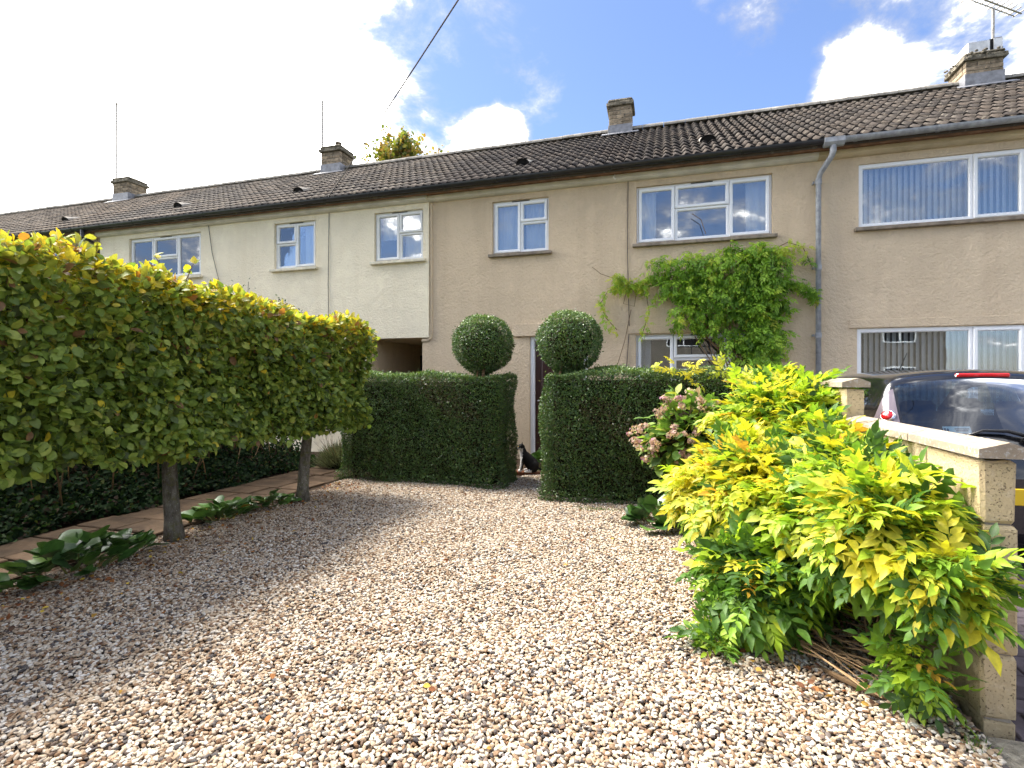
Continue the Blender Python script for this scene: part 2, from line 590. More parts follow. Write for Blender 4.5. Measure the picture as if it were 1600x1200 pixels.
        fs += [(b0 + k, b0 + (k + 1) % seg, top) for k in range(seg)]
        return self.add(vs, fs)

    def mesh(self, name, mat, smooth=False, recalc=True):
        me = bpy.data.meshes.new(name)
        me.from_pydata(self.v, [], self.f)
        if recalc:
            bm = bmesh.new()
            bm.from_mesh(me)
            bmesh.ops.recalc_face_normals(bm, faces=bm.faces)
            bm.to_mesh(me)
            bm.free()
        if smooth:
            me.polygons.foreach_set('use_smooth', [True] * len(me.polygons))
        me.materials.append(MATS[mat])
        return me

    def build(self, name, mat, parent=None, smooth=False, loc=None, kind=None, label=None, recalc=True):
        return link(name, self.mesh(name, mat, smooth, recalc), parent, loc, kind, label)


def link(name, me, parent=None, loc=None, kind=None, label=None):
    """geometry is in world coordinates; a part under a thing cancels the thing's offset"""
    o = bpy.data.objects.new(name, me)
    C.objects.link(o)
    if parent is not None:
        o.parent = parent
        if parent.type == 'EMPTY':
            o.location = -parent.location
    if loc is not None:
        o.location = Vector(o.location) + Vector(loc)
    if kind:
        o['kind'] = kind
    if label:
        o['label'] = label
    return o


def thing(name, label, cat, loc=(0, 0, 0), group=None):
    o = bpy.data.objects.new(name, None)
    C.objects.link(o)
    o.location = loc
    o.empty_display_size = 0.2
    return tag(o, label, cat, group)


def tag(o, label, cat, group=None):
    o['label'] = label
    o['category'] = cat
    if group:
        o['group'] = group
    return o


def np_mesh(name, V, F, mat, col=None, smooth=False):
    """V (n,3), F (m,k) all faces k-sided; col (n,3) stored as the point attribute 'col'"""
    me = bpy.data.meshes.new(name)
    V = np.ascontiguousarray(V, dtype=np.float32)
    F = np.ascontiguousarray(F, dtype=np.int32)
    me.vertices.add(len(V))
    me.vertices.foreach_set('co', V.ravel())
    k = F.shape[1]
    me.loops.add(F.size)
    me.loops.foreach_set('vertex_index', F.ravel())
    me.polygons.add(len(F))
    me.polygons.foreach_set('loop_start', np.arange(0, F.size, k, dtype=np.int32))
    me.polygons.foreach_set('loop_total', np.full(len(F), k, dtype=np.int32))
    if smooth:
        me.polygons.foreach_set('use_smooth', np.ones(len(F), dtype=bool))
    me.update(calc_edges=True)
    if col is not None:
        a = me.attributes.new('col', 'FLOAT_COLOR', 'POINT')
        c4 = np.ones((len(V), 4), dtype=np.float32)
        c4[:, :3] = col
        a.data.foreach_set('color', c4.ravel())
    me.materials.append(MATS[mat])
    return me


# ------------------------------------------------------------------ the ground
def sheet(name, mat, poly, z, parent=None):
    me = bpy.data.meshes.new(name)
    me.from_pydata([(x, y, z) for x, y in poly], [], [tuple(range(len(poly)))])
    me.materials.append(MATS[mat])
    return link(name, me, parent, None, 'structure')


D = 8.45                       # the facade plane
sheet('ground', 'meadow', [(-900, -900), (900, -900), (900, 900), (-900, 900)], -0.03)
sheet('garden_bed', 'soil', [(-12.5, -2.4), (1.18, -2.4), (1.18, 8.6), (-12.5, 8.6)], -0.012)
sheet('driveway', 'gravel_bed', [(-4.22, -2.2), (1.17, -2.2), (1.17, 5.75), (-1.2, 6.3), (-1.2, 7.08), (-2.1, 7.08), (-2.1, 6.3), (-4.22, 6.6)], 0.0)
sheet('neighbour_drive', 'paving', [(1.29, -2.4), (8.5, -2.4), (8.5, 8.44), (1.29, 8.44)], -0.004)
sheet('pavement', 'pavement', [(-60, -4.4), (60, -4.4), (60, -2.4), (-60, -2.4)], -0.004)
sheet('road', 'asphalt', [(-60, -10), (60, -10), (60, -4.5), (-60, -4.5)], -0.02)
MB().box(-60, 60, -4.5, -4.4, -0.1, 0.0).build('kerb', 'pavement', kind='structure')

# flagged path with separate slabs
path = sheet('path', 'soil', [(-5.3, -2.2), (-4.24, -2.2), (-4.24, 7.4), (-5.3, 7.4)], -0.002)
y = 0.6
while y < 7.3:
    L = random.uniform(0.34, 0.5)
    cuts = [-5.27, random.uniform(-4.95, -4.62), -4.27]
    for a, b in zip(cuts[:-1], cuts[1:]):
        z1 = random.uniform(0.012, 0.026)
        m = MB().cbox(a + 0.009, b - 0.009, y + 0.009, y + L - 0.009, -0.03, z1, 0.008, 0.002)
        m.build('slab', 'slab', path)
    y += L
# short flagged walk from the gap in the hedges to the door, brick edging at its front
walk = sheet('door_path', 'soil', [(-2.5, 7.09), (-0.9, 7.09), (-0.9, 8.44), (-2.5, 8.44)], 0.004)
for i in range(3):
    for j in range(3):
        m = MB().cbox(-2.45 + i * 0.5 + 0.008, -2.45 + (i + 1) * 0.5 - 0.008, 7.2 + j * 0.4, 7.2 + (j + 1) * 0.4 - 0.012, -0.02, 0.03 + random.uniform(0, .006), 0.008, 0.002)
        m.build('slab', 'slab', walk)
for i in range(8):
    m = MB().cbox(-2.55 + i * 0.215, -2.55 + i * 0.215 + 0.205, 7.085, 7.185, -0.03, 0.05 + random.uniform(0, .006), 0.008, 0.002)
    m.build('edging_brick', 'edging', walk)

# gravel: a cloud of points, each carrying a small stone (instances made by geometry nodes)


def gravel_points():
    pts = []
    step = 0.0138
    xs = np.arange(-4.15, 1.15, step)
    ys = np.arange(0.9, 7.05, step)
    X, Y = np.meshgrid(xs, ys)
    X = X.ravel() + rng.uniform(-.5, .5, X.size) * step
    Y = Y.ravel() + rng.uniform(-.5, .5, Y.size) * step
    s, c = math.sin(YAW), math.cos(YAW)
    dd = -X * s + Y * c
    uu = X * c + Y * s
    vis = (dd > 1.3) & (np.abs(uu / np.maximum(dd, .01)) < 1.12)
    front = np.where(X < -1.9, 6.5, np.where(X < -1.2, 7.05, 6.0))
    vis &= Y < front
    wob = 0.06 * np.sin(Y * 5.1) + 0.04 * np.sin(Y * 12.7 + 1)
    vis &= X > -4.12 + wob
    X, Y = X[vis], Y[vis]
    hump = 0.012 * np.sin(X * 3.1 + Y * 1.7) + 0.010 * np.sin(X * 7.3 - Y * 5.2) + 0.008 * np.sin(Y * 9.1 + X * 2)
    Z = 0.006 + hump * 0.6 + rng.uniform(0, 0.015, X.size)
    return np.stack([X, Y, Z + 0.006], 1)


gp = gravel_points()
gme = bpy.data.meshes.new('gravel')
gme.vertices.add(len(gp))
gme.vertices.foreach_set('co', gp.astype(np.float32).ravel())
gme.materials.append(MATS['stones'])
gravel = link('gravel', gme, kind='stuff')
tag(gravel, 'loose cream and tan pebbles covering the driveway', 'gravel')
ng = bpy.data.node_groups.new('pebbles', 'GeometryNodeTree')
ng.interface.new_socket('Geometry', in_out='INPUT', socket_type='NodeSocketGeometry')
ng.interface.new_socket('Geometry', in_out='OUTPUT', socket_type='NodeSocketGeometry')
q = NG(ng)
gi, go = q.node('NodeGroupInput'), q.node('NodeGroupOutput')
m2p = q.node('GeometryNodeMeshToPoints')
q.l.new(gi.outputs[0], m2p.inputs[0])
join = q.node('GeometryNodeJoinGeometry')
for k in range(4):
    ico = q.node('GeometryNodeMeshIcoSphere')
    ico.inputs['Radius'].default_value = 0.5
    ico.inputs['Subdivisions'].default_value = 2
    sp = q.node('GeometryNodeSetPosition')
    q.l.new(ico.outputs[0], sp.inputs['Geometry'])
    nz = q.node('ShaderNodeTexNoise', noise_dimensions='4D')
    nz.inputs['Scale'].default_value = 1.5
    nz.inputs['W'].default_value = 3.1 * k
    off = q.vmath('SCALE', q.vmath('SUBTRACT', nz.outputs['Color'], (0.5, 0.5, 0.5)), scale=0.85)
    q.l.new(off, sp.inputs['Offset'])
    sh = q.node('GeometryNodeSetShadeSmooth')
    q.l.new(sp.outputs[0], sh.inputs[0])
    sm = q.node('GeometryNodeSetMaterial')
    q.l.new(sh.outputs[0], sm.inputs[0])
    sm.inputs['Material'].default_value = MATS['stones']
    ti = q.node('GeometryNodeGeometryToInstance')
    q.l.new(sm.outputs[0], ti.inputs[0])
    q.l.new(ti.outputs[0], join.inputs[0])


def rand_node(dt, a, b, seed):
    r = q.node('FunctionNodeRandomValue', data_type=dt)
    i0 = {'FLOAT': 2, 'FLOAT_VECTOR': 0, 'INT': 4}[dt]
    r.inputs[i0].default_value = a
    r.inputs[i0 + 1].default_value = b
    r.inputs['Seed'].default_value = seed
    return r.outputs[{'FLOAT': 1, 'FLOAT_VECTOR': 0, 'INT': 2}[dt]]


iop = q.node('GeometryNodeInstanceOnPoints')
q.l.new(m2p.outputs[0], iop.inputs['Points'])
q.l.new(join.outputs[0], iop.inputs['Instance'])
iop.inputs['Pick Instance'].default_value = True
q.l.new(rand_node('INT', 0, 3, 1), iop.inputs['Instance Index'])
q.l.new(rand_node('FLOAT_VECTOR', (-0.5, -0.5, 0), (0.5, 0.5, 6.28), 2), iop.inputs['Rotation'])
q.l.new(q.vmath('MULTIPLY', rand_node('FLOAT_VECTOR', (0.0135, 0.011, 0.007), (0.028, 0.020, 0.0145), 3), (1.0, 1.0, 1.0)), iop.inputs['Scale'])
st = q.node('GeometryNodeStoreNamedAttribute', data_type='FLOAT', domain='INSTANCE')
q.l.new(iop.outputs[0], st.inputs['Geometry'])
st.inputs['Name'].default_value = 'rnd'
q.l.new(rand_node('FLOAT', 0.0, 1.0, 4), st.inputs['Value'])
q.l.new(st.outputs[0], go.inputs[0])
md = gravel.modifiers.new('pebbles', 'NODES')
md.node_group = ng

# ------------------------------------------------------------------ houses
EAVE_Y, EAVE_Z = 8.16, 4.735
RIDGE_Y, RIDGE_Z = 11.85, 6.96
SL = math.atan2(RIDGE_Z - EAVE_Z, RIDGE_Y - EAVE_Y)
SLEN = math.hypot(RIDGE_Z - EAVE_Z, RIDGE_Y - EAVE_Y)
ROWS = 13
GAUGE = SLEN / ROWS
TW = 0.30


def tile_template():
    n = 12
    vs, fs = [], []
    L, th = GAUGE + 0.075, 0.034

    def prof(t):      # two S-shaped rolls per tile
        a = 2 * math.pi * 2 * t
        return 0.025 * math.sin(a) + 0.008 * math.sin(2 * a + 0.6)
    for r, (yy, dz) in enumerate(((0.0, -th), (0.0, 0.0), (L, 0.0))):
        for i in range(n + 1):
            t = i / n
            vs.append(((t - 0.5) * (TW + 0.012), yy, 0.03 + prof(t) + dz))
    for r in range(2):
        for i in range(n):
            a = r * (n + 1) + i
            fs.append((a, a + 1, a + n + 2, a + n + 1))
    return np.array(vs), np.array(fs)


TV, TF = tile_template()
tile_rot = Euler((SL - R(3.4), 0, 0)).to_matrix()
TILE_ME = {}
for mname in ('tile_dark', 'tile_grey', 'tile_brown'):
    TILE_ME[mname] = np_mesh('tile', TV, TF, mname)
    TILE_ME[mname].materials.append(MATS['tile_butt_shade'])
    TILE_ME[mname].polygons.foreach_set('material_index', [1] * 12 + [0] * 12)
COLX0 = -4.05


def wall_mesh(x0, x1, z0, z1, yf, th, holes, back=14.8):
    m = MB()
    xs = sorted({x0, x1, *[v for h in holes for v in h[:2]]})
    zs = sorted({z0, z1, *[v for h in holes for v in h[2:4]]})
    for a, b in zip(xs[:-1], xs[1:]):
        for c, d in zip(zs[:-1], zs[1:]):
            mx_, mz_ = (a + b) / 2, (c + d) / 2
            if any(h[0] < mx_ < h[1] and h[2] < mz_ < h[3] for h in holes):
                continue
            m.add([(a, yf, c), (b, yf, c), (b, yf, d), (a, yf, d)], [(0, 1, 2, 3)])
    for (a, b, c, d) in holes:
        y1 = yf + th
        m.add([(a, yf, c), (b, yf, c), (b, yf, d), (a, yf, d), (a, y1, c), (b, y1, c), (b, y1, d), (a, y1, d)],
              [(0, 4, 5, 1), (1, 5, 6, 2), (2, 6, 7, 3), (3, 7, 4, 0)])
    m.add([(x0, yf, z0), (x0, back, z0), (x0, back, z1), (x0, yf, z1), (x1, yf, z0), (x1, back, z0), (x1, back, z1), (x1, yf, z1)],
          [(0, 3, 2, 1), (4, 5, 6, 7), (1, 2, 6, 5)])
    return m


def window(house, x0, x1, z0, z1, yf, lights, mat='upvc', sill='sill_stone', curtains=(), blinds=None, vent=True, depth=0.06, sill_w=0.06, room_d=1.6):
    """house > window > pane, sill, curtain; lights are (x0, x1, z0, z1, opens) in metres"""
    yw = yf + depth
    m = MB()
    m.ring(x0, x1, z0, z1, [(0.0, yw + 0.06), (0.0, yw), (0.004, yw - 0.004), (0.026, yw - 0.004), (0.030, yw), (0.030, yw + 0.06)])
    glz = []
    for (a, b, c, d, opens) in lights:
        if opens:
            m.ring(a, b, c, d, [(0.0, yw + 0.05), (0.004, yw - 0.022), (0.010, yw - 0.028), (0.040, yw - 0.028), (0.052, yw - 0.014), (0.055, yw + 0.04)])
            glz.append((a + 0.05, b - 0.05, c + 0.05, d - 0.05, yw + 0.004))
        else:
            m.ring(a, b, c, d, [(0.0, yw + 0.05), (0.0, yw - 0.002), (0.003, yw - 0.005), (0.030, yw - 0.005), (0.042, yw + 0.010), (0.043, yw + 0.05)])
            glz.append((a + 0.038, b - 0.038, c + 0.038, d - 0.038, yw + 0.022))
    w = m.build('window', mat, house)
    for (a, b, c, d, yy) in glz:
        MB().box(a, b, yy, yy + 0.005, c, d).build('pane', 'glass', w)
    if sill:
        MB().cbox(x0 - sill_w, x1 + sill_w, yf - 0.075, yf + 0.07, z0 - 0.055, z0 - 0.003, 0.007).build('sill', sill, w)
    if vent:
        cx = (x0 + x1) / 2
        MB().cbox(cx - 0.16, cx + 0.16, yw - 0.014, yw - 0.0045, z1 - 0.021, z1 - 0.008, 0.003).build('trickle_vent', 'car_trim', w)
    # the room behind the glass
    r = MB()
    a, b, c, d, y0, y1 = x0 - 0.3, x1 + 0.3, z0 - 0.5, z1 + 0.1, yf + 0.252, yf + room_d
    r.add([(a, y0, c), (b, y0, c), (b, y0, d), (a, y0, d), (a, y1, c), (b, y1, c), (b, y1, d), (a, y1, d)],
          [(4, 5, 6, 7), (0, 4, 7, 3), (1, 2, 6, 5), (0, 1, 5, 4), (3, 7, 6, 2)])
    r.build('room', 'interior', w, recalc=False)
    for (a, b, c, d) in curtains:
        n = max(8, int((b - a) / 0.012))
        vs, fs = [], []
        for i in range(n + 1):
            t = i / n
            xx = a + (b - a) * t
            yy = yf + 0.20 + 0.014 * math.sin(xx * 75) + 0.008 * math.sin(xx * 31 + 1)
            vs += [(xx, yy, c), (xx + 0.004 * math.sin(xx * 50), yy * 1.0 + 0.004, d)]
        for i in range(n):
            fs.append((2 * i, 2 * i + 2, 2 * i + 3, 2 * i + 1))
        MB().add(vs, fs).build('curtain', 'curtain', w, smooth=True)
    if blinds:
        a, b, c, d, n = blinds
        for i in range(n):
            xx = a + (b - a) * (i + 0.5) / n
            an = R(38 + random.uniform(-4, 4))
            hw = 0.042
            dx, dy = hw * math.cos(an), hw * math.sin(an)
            yb = yf + 0.19
            MB().add([(xx - dx, yb - dy, c), (xx, yb - 0.006, c), (xx + dx, yb + dy, c), (xx - dx, yb - dy, d), (xx, yb - 0.006, d), (xx + dx, yb + dy, d)],
                     [(0, 1, 4, 3), (1, 2, 5, 4)]).build('blind_slat', 'blind', w)
    return w


def roof(house, x0, x1, mat, nmax=300, near_x=0.0):
    """house > roof > tile; the tiles past the limit are one part"""
    m = MB()
    th = 0.05
    sy, sz = math.sin(SL), math.cos(SL)
    m.prism_x([(EAVE_Y + 0.03, EAVE_Z - 0.02), (RIDGE_Y, RIDGE_Z - 0.03), (2 * RIDGE_Y - EAVE_Y - 0.03, EAVE_Z - 0.02),
               (2 * RIDGE_Y - EAVE_Y - 0.03, EAVE_Z - 0.08), (RIDGE_Y, RIDGE_Z - 0.12), (EAVE_Y + 0.03, EAVE_Z - 0.08)], x0 + 0.001, x1 - 0.001)
    rf = m.build('roof', mat, house)
    cells = []
    i0 = math.ceil((x0 - COLX0) / TW - 0.5)
    i1 = math.ceil((x1 - COLX0) / TW - 0.5)
    for i in range(i0, i1):
        xc = COLX0 + (i + 0.5) * TW
        for r in range(ROWS):
            cells.append((xc, r))
    cells.sort(key=lambda c: (abs(c[0] - near_x), c[1]))
    rest = []
    for k, (xc, r) in enumerate(cells):
        sag = 0.012 * math.sin(xc * 0.9 + 1.0) * math.sin(math.pi * r / ROWS)
        p = Vector((xc + random.uniform(-.004, .004), EAVE_Y + r * GAUGE * math.cos(SL) + random.uniform(-.004, .004), EAVE_Z + r * GAUGE * math.sin(SL) + 0.012 + sag + random.uniform(-.003, .003)))
        rz = random.uniform(-0.012, 0.012)
        if k < nmax:
            o = bpy.data.objects.new('tile', TILE_ME[mat])
            C.objects.link(o)
            o.parent = rf
            o.location = p
            o.rotation_euler = (SL - R(3.4) + random.uniform(-.012, .012), rz, 0)
        else:
            rest.append(TV @ np.array(tile_rot).T + np.array(p))
    if rest:
        n = len(TV)
        V = np.concatenate(rest)
        F = np.concatenate([TF + n * i for i in range(len(rest))])
        me = np_mesh('tiles', V, F, mat)
        me.materials.append(MATS['tile_butt_shade'])
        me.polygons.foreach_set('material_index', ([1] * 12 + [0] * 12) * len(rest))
        link('tiles', me, rf, kind='stuff')
    # ridge tiles
    a = x0
    while a < x1 - 0.05:
        b = min(a + 0.45, x1)
        mm = MB()
        prof = []
        for k in range(9):
            an = math.pi * k / 8
            prof.append((RIDGE_Y + 0.125 * math.cos(an), RIDGE_Z + 0.02 + 0.105 * math.sin(an) + random.uniform(-.001, .001)))
        dz = random.uniform(-.005, .005)
        prof = [(yy, zz + dz) for yy, zz in prof]
        mm.prism_x(prof, a + 0.004, b - 0.004)
        mm.build('ridge_tile', 'ridge', rf)
        a = b
    return rf


def roof_vent(rf, x, row=3.2):
    """small hooded ventilation tile"""
    y = EAVE_Y + row * GAUGE * math.cos(SL)
    z = EAVE_Z + row * GAUGE * math.sin(SL) + 0.06
    m = MB()
    vs, n = [], 8
    up = np.array([0, math.cos(SL), math.sin(SL)])
    for L, hh in ((-0.02, 0.10), (0.26, 0.02)):
        for k in range(n + 1):
            a = math.pi * k / n
            p = np.array([x, y, z]) + up * L + np.array([0.13 * math.cos(a), -math.sin(SL) * hh * math.sin(a), math.cos(SL) * hh * math.sin(a)])
            vs.append(tuple(p))
    fs = [(k, k + 1, k + n + 2, k + n + 1) for k in range(n)]
    m.add(vs, fs)
    v = m.build('roof_vent', 'ridge', rf, smooth=True)
    mm = MB().add([vs[k] for k in range(n + 1)], [tuple(range(n + 1))])
    mm.build('vent_mouth', 'dark_void', rf).location.y = 0.02


def chimney(house, x, w, dpt, z_top, pot=None, moss=False, seedv=0):
    """house > chimney > brick, cap slab, flashing"""
    rnd = random.Random(seedv)
    y0, y1 = RIDGE_Y - dpt / 2, RIDGE_Y + dpt / 2
    x0, x1 = x - w / 2, x + w / 2
    zb = RIDGE_Z - 0.2
    core = MB().box(x0 + 0.012, x1 - 0.012, y0 + 0.012, y1 - 0.012, zb - 0.3, z_top - 0.2)
    ch = core.build('chimney', 'mortar', house)
    ch_h = 0.088
    z = zb
    r = 0
    while z + ch_h < z_top - 0.17:
        L = w / 2 if r % 2 == 0 else w / 3
        for (sgn, ya, yb) in ((0, y0, y0 + 0.1), (1, y1 - 0.1, y1)):
            a = x0
            while a < x1 - 0.01:
                b = min(x1, a + L * rnd.uniform(0.92, 1.08))
                if x1 - b < 0.06:
                    b = x1
                j = rnd.uniform(-.004, .004)
                MB().cbox(a + 0.004, b - 0.004, ya + j, yb + j, z + 0.005, z + ch_h - 0.005, 0.006, 0.002).build('brick', 'brick', ch)
                a = b
        for (xa, xb) in ((x0, x0 + 0.1), (x1 - 0.1, x1)):
            a, e = y0 + 0.105, y1 - 0.105
            n = 2 if r % 2 else 1
            for k in range(n):
                j = rnd.uniform(-.004, .004)
                MB().cbox(xa + j, xb + j, a + (e - a) * k / n + 0.004, a + (e - a) * (k + 1) / n - 0.004, z + 0.005, z + ch_h - 0.005, 0.006, 0.002).build('brick', 'brick', ch)
        z += ch_h
        r += 1
    o = 0.05
    zt = z + 0.006
    MB().cbox(x0 - o, x1 + o, y0 - o, y1 + o, zt, zt + 0.085, 0.012, 0.006).build('corbel', 'chimney_cap', ch)
    MB().cbox(x0 - o * 0.5, x1 + o * 0.5, y0 - o * 0.5, y1 + o * 0.5, zt + 0.087, zt + 0.16, 0.03, 0.008).build('cap', 'chimney_cap', ch)
    # mortar flaunching
    m = MB()
    zz = zt + 0.155
    a, b, c, d = x0 + 0.01, x1 - 0.01, y0 + 0.01, y1 - 0.01
    i = 0.13
    m.add([(a, c, zz), (b, c, zz), (b, d, zz), (a, d, zz), (a + i, c + i, zz + 0.07), (b - i, c + i, zz + 0.07), (b - i, d - i, zz + 0.07), (a + i, d - i, zz + 0.07)],
          [(0, 1, 5, 4), (1, 2, 6, 5), (2, 3, 7, 6), (3, 0, 4, 7), (4, 5, 6, 7)])
    m.build('flaunching', 'chimney_cap', ch)
    # lead apron and side flashing
    fz = RIDGE_Z - (dpt / 2) * math.tan(SL)
    MB().cbox(x0 - 0.015, x1 + 0.015, y0 - 0.012, y1 + 0.012, fz - 0.1, RIDGE_Z + 0.10, 0.004).build('flashing', 'lead', ch)
    ap = MB()
    p = [(x0 - 0.14, 0), (x1 + 0.14, 0), (x1 + 0.16, -0.16), (x0 - 0.16, -0.16)]
    bx = (y0 - 0.01, fz + 0.075)
    top = [(px, bx[0] + t * math.cos(SL), bx[1] + t * math.sin(SL)) for px, t in p]
    ap.add(top + [(a_, b_, c_ - 0.012) for a_, b_, c_ in top], [(0, 1, 2, 3), (4, 7, 6, 5), (0, 3, 7, 4), (1, 5, 6, 2), (3, 2, 6, 7), (0, 4, 5, 1)])
    ap.build('apron', 'lead', ch)
    if moss:
        mm = MB()
        for k in range(46):
            an = rnd.uniform(0, 1)
            side = rnd.choice((0, 1, 2))
            px = rnd.uniform(x0 - o, x1 + o) if side else x0 - o
            py = y0 - o if side == 1 else rnd.uniform(y0 - o, y1)
            pz = zt + rnd.uniform(0.0, 0.17)
            rr = rnd.uniform(0.012, 0.032)
            mm.ball((px, py, pz), (rr * 1.3, rr, rr * 0.8), 6, 4)
        mm.build('lichen_crust', 'chimney_cap', ch)
    if pot == 'pot':
        mm = MB().tube([(x + 0.03, RIDGE_Y, zz + 0.03), (x + 0.03, RIDGE_Y, zz + 0.16), (x + 0.03, RIDGE_Y, zz + 0.165), (x + 0.03, RIDGE_Y, zz + 0.2)], [0.085, 0.075, 0.09, 0.09], 12)
        mm.build('chimney_pot', 'brick', ch)
    if pot == 'terminal':
        mm = MB()
        a, b, c, d = x0 + 0.06, x1 - 0.10, y0 + 0.04, y1 - 0.06
        h0, h1 = zz + 0.0, zz + 0.235
        e = 0.012
        # two folded steel wind plates with a gap between them
        mm.box(a, b - 0.09, c, c + e, h0, h1 - 0.02)
        mm.box(a, a + e, c + e, d, h0, h1 - 0.02)
        mm.box(b - 0.02, b + 0.10, c + 0.02, c + 0.02 + e, h0, h1)
        mm.box(b + 0.10, b + 0.10 + e, c + 0.02, d, h0, h1)
        mm.box(a + e, b + 0.1, d, d + e, h0, h1)
        mm.build('flue_terminal', 'steel', ch)
        MB().box(b - 0.088, b - 0.022, c + 0.03, c + 0.04, h0, h1 + 0.004).build('flue_gap', 'dark_void', ch)
    return ch, zz


def gutter_profile(y, z, r):
    out = [(y + r * math.cos(a), z + r * math.sin(a)) for a in [math.pi + math.pi * k / 8 for k in range(9)]]
    inn = [(y + (r - .006) * math.cos(a), z + (r - .006) * math.sin(a)) for a in [2 * math.pi - math.pi * k / 8 for k in range(9)]]
    return out + inn


def eaves(house, x0, x1, yf, gmat, cmat):
    e = 0.001
    gt = MB().prism_x(gutter_profile(EAVE_Y - 0.025, EAVE_Z + 0.004, 0.062), x0 + e, x1 - e).build('gutter', gmat, house, smooth=False)
    x = x0 + 0.4
    while x < x1 - 0.1:
        MB().prism_x([(yy, zz) for yy, zz in gutter_profile(EAVE_Y - 0.025, EAVE_Z + 0.003, 0.068)], x - 0.02, x + 0.02).build('bracket', gmat, gt)
        x += 0.95
    MB().box(x0 + e, x1 - e, EAVE_Y + 0.045, EAVE_Y + 0.07, EAVE_Z - 0.10, EAVE_Z + 0.02).build('fascia', 'soffit', house)
    MB().box(x0 + e, x1 - e, EAVE_Y + 0.072, yf + 0.02, EAVE_Z - 0.075, EAVE_Z - 0.06).build('soffit', 'soffit', house)
    # moulded concrete band below the eaves
    MB().prism_x([(yf - 0.001, 4.57), (yf - 0.06, 4.575), (yf - 0.105, 4.60), (yf - 0.115, 4.645), (yf - 0.115, 4.665), (yf - 0.001, 4.655)], x0 + e, x1 - e).build('cornice', cmat, house)


# ---- the tan house in the middle
main = thing('terraced_house', 'tan rendered terraced house with topiary in front and green creeper on its wall', 'house', (-1.0, D, 0), 'terraced houses')
holes = [(-0.42, 1.56, 3.55, 4.47), (-2.86, -1.86, 3.55, 4.47), (-0.43, 1.56, 0.95, 2.10), (-2.19, -1.20, 0.05, 2.11), (-4.2, -4.04, -0.05, 0.0)]
holes = holes[:4]
wm = wall_mesh(-4.05, 2.15, -0.1, 4.70, D, 0.25, holes)
wm.build('wall', 'render_tan', main, recalc=False)
MB().box(-4.2, -4.0505, D, 14.8, -0.1, 2.135).build('passage_wall', 'render_tan', main)
MB().cbox(-2.48, -1.10, D - 0.055, D - 0.001, 2.115, 2.33, 0.006).build('lintel', 'render_tan', main)
MB().cbox(-0.55, 1.66, D - 0.02, D - 0.001, 2.115, 2.24, 0.006).build('lintel', 'render_tan', main)
window(main, -0.42, 1.56, 3.55, 4.47, D, [(-0.39, 0.17, 3.58, 4.44, True), (0.17, 0.965, 4.08, 4.44, True), (0.17, 0.965, 3.58, 4.08, False), (0.965, 1.53, 3.58, 4.44, True)],
       curtains=[(-0.36, -0.12, 3.3, 4.45), (1.22, 1.50, 3.3, 4.45)])
window(main, -2.86, -1.86, 3.55, 4.47, D, [(-2.83, -2.36, 3.58, 4.44, True), (-2.36, -1.89, 4.09, 4.44, True), (-2.36, -1.89, 3.58, 4.09, False)],
       curtains=[(-2.83, -2.45, 3.3, 4.45), (-2.3, -1.9, 3.3, 4.45)])
gw = window(main, -0.43, 1.56, 0.95, 2.10, D, [(-0.40, 0.15, 0.98, 2.07, True), (0.15, 0.95, 1.72, 2.07, True), (0.15, 0.95, 0.98, 1.72, False), (0.95, 1.53, 0.98, 2.07, True)],
            curtains=[(-0.38, -0.2, 0.8, 2.08)])
for xx in (0.42, 0.68):      # leaded bars of the top light
    MB().box(xx - 0.008, xx + 0.008, D + 0.052, D + 0.062, 1.77, 2.02).build('glazing_bar', 'car_trim', gw)
MB().box(0.2, 0.9, D + 0.052, D + 0.061, 1.89, 1.903).build('glazing_bar', 'car_trim', gw)
# door: white frame, dark leaf standing ajar in shade
df = MB().ring(-2.19, -1.20, 0.0, 2.11, [(0.0, D + 0.16), (0.0, D + 0.05), (0.006, D + 0.044), (0.06, D + 0.044), (0.07, D + 0.06), (0.075, D + 0.16)])
door = df.build('door', 'upvc', main)
MB().cbox(-2.115, -1.275, D + 0.10, D + 0.14, 0.06, 2.035, 0.005).build('door_leaf', 'door_dark', door)
for (a, b, c, d) in ((-2.02, -1.74, 0.25, 0.85), (-1.65, -1.37, 0.25, 0.85), (-2.02, -1.74, 1.02, 1.86), (-1.65, -1.37, 1.02, 1.86)):
    MB().ring(a, b, c, d, [(0, D + 0.0995), (0.02, D + 0.088), (0.04, D + 0.0995)]).build('door_panel', 'door_dark', door)
MB().tube([(-2.06, D + 0.10, 1.02), (-2.06, D + 0.05, 1.02), (-1.95, D + 0.05, 1.02)], 0.010, 8).build('door_handle', 'steel', door)
rf_main = roof(main, -4.05, 2.15, 'tile_dark', near_x=2.0)
roof_vent(rf_main, 0.70)
roof_vent(rf_main, -2.48)
eaves(main, -4.05, 2.15, D, 'gutter_black', 'cornice')
chimney(main, -0.93, 0.50, 0.50, 7.68, None, seedv=3)
MB().tube([(-0.55, D - 0.012, 4.6), (-0.56, D - 0.012, 3.4), (-0.53, D - 0.012, 2.2), (-0.60, D - 0.012, 1.2)], 0.006, 5).build('cable', 'cable', main)
MB().tube([(-0.75, D - 0.115, 4.66), (-0.77, D - 0.14, 4.62), (-0.74, D - 0.13, 4.58)], 0.012, 6).build('cable_clip', 'upvc_old', main)
MB().cbox(-1.12, -1.05, D - 0.03, D - 0.001, 1.98, 2.16, 0.004).build('house_sign', 'sill_stone', main)

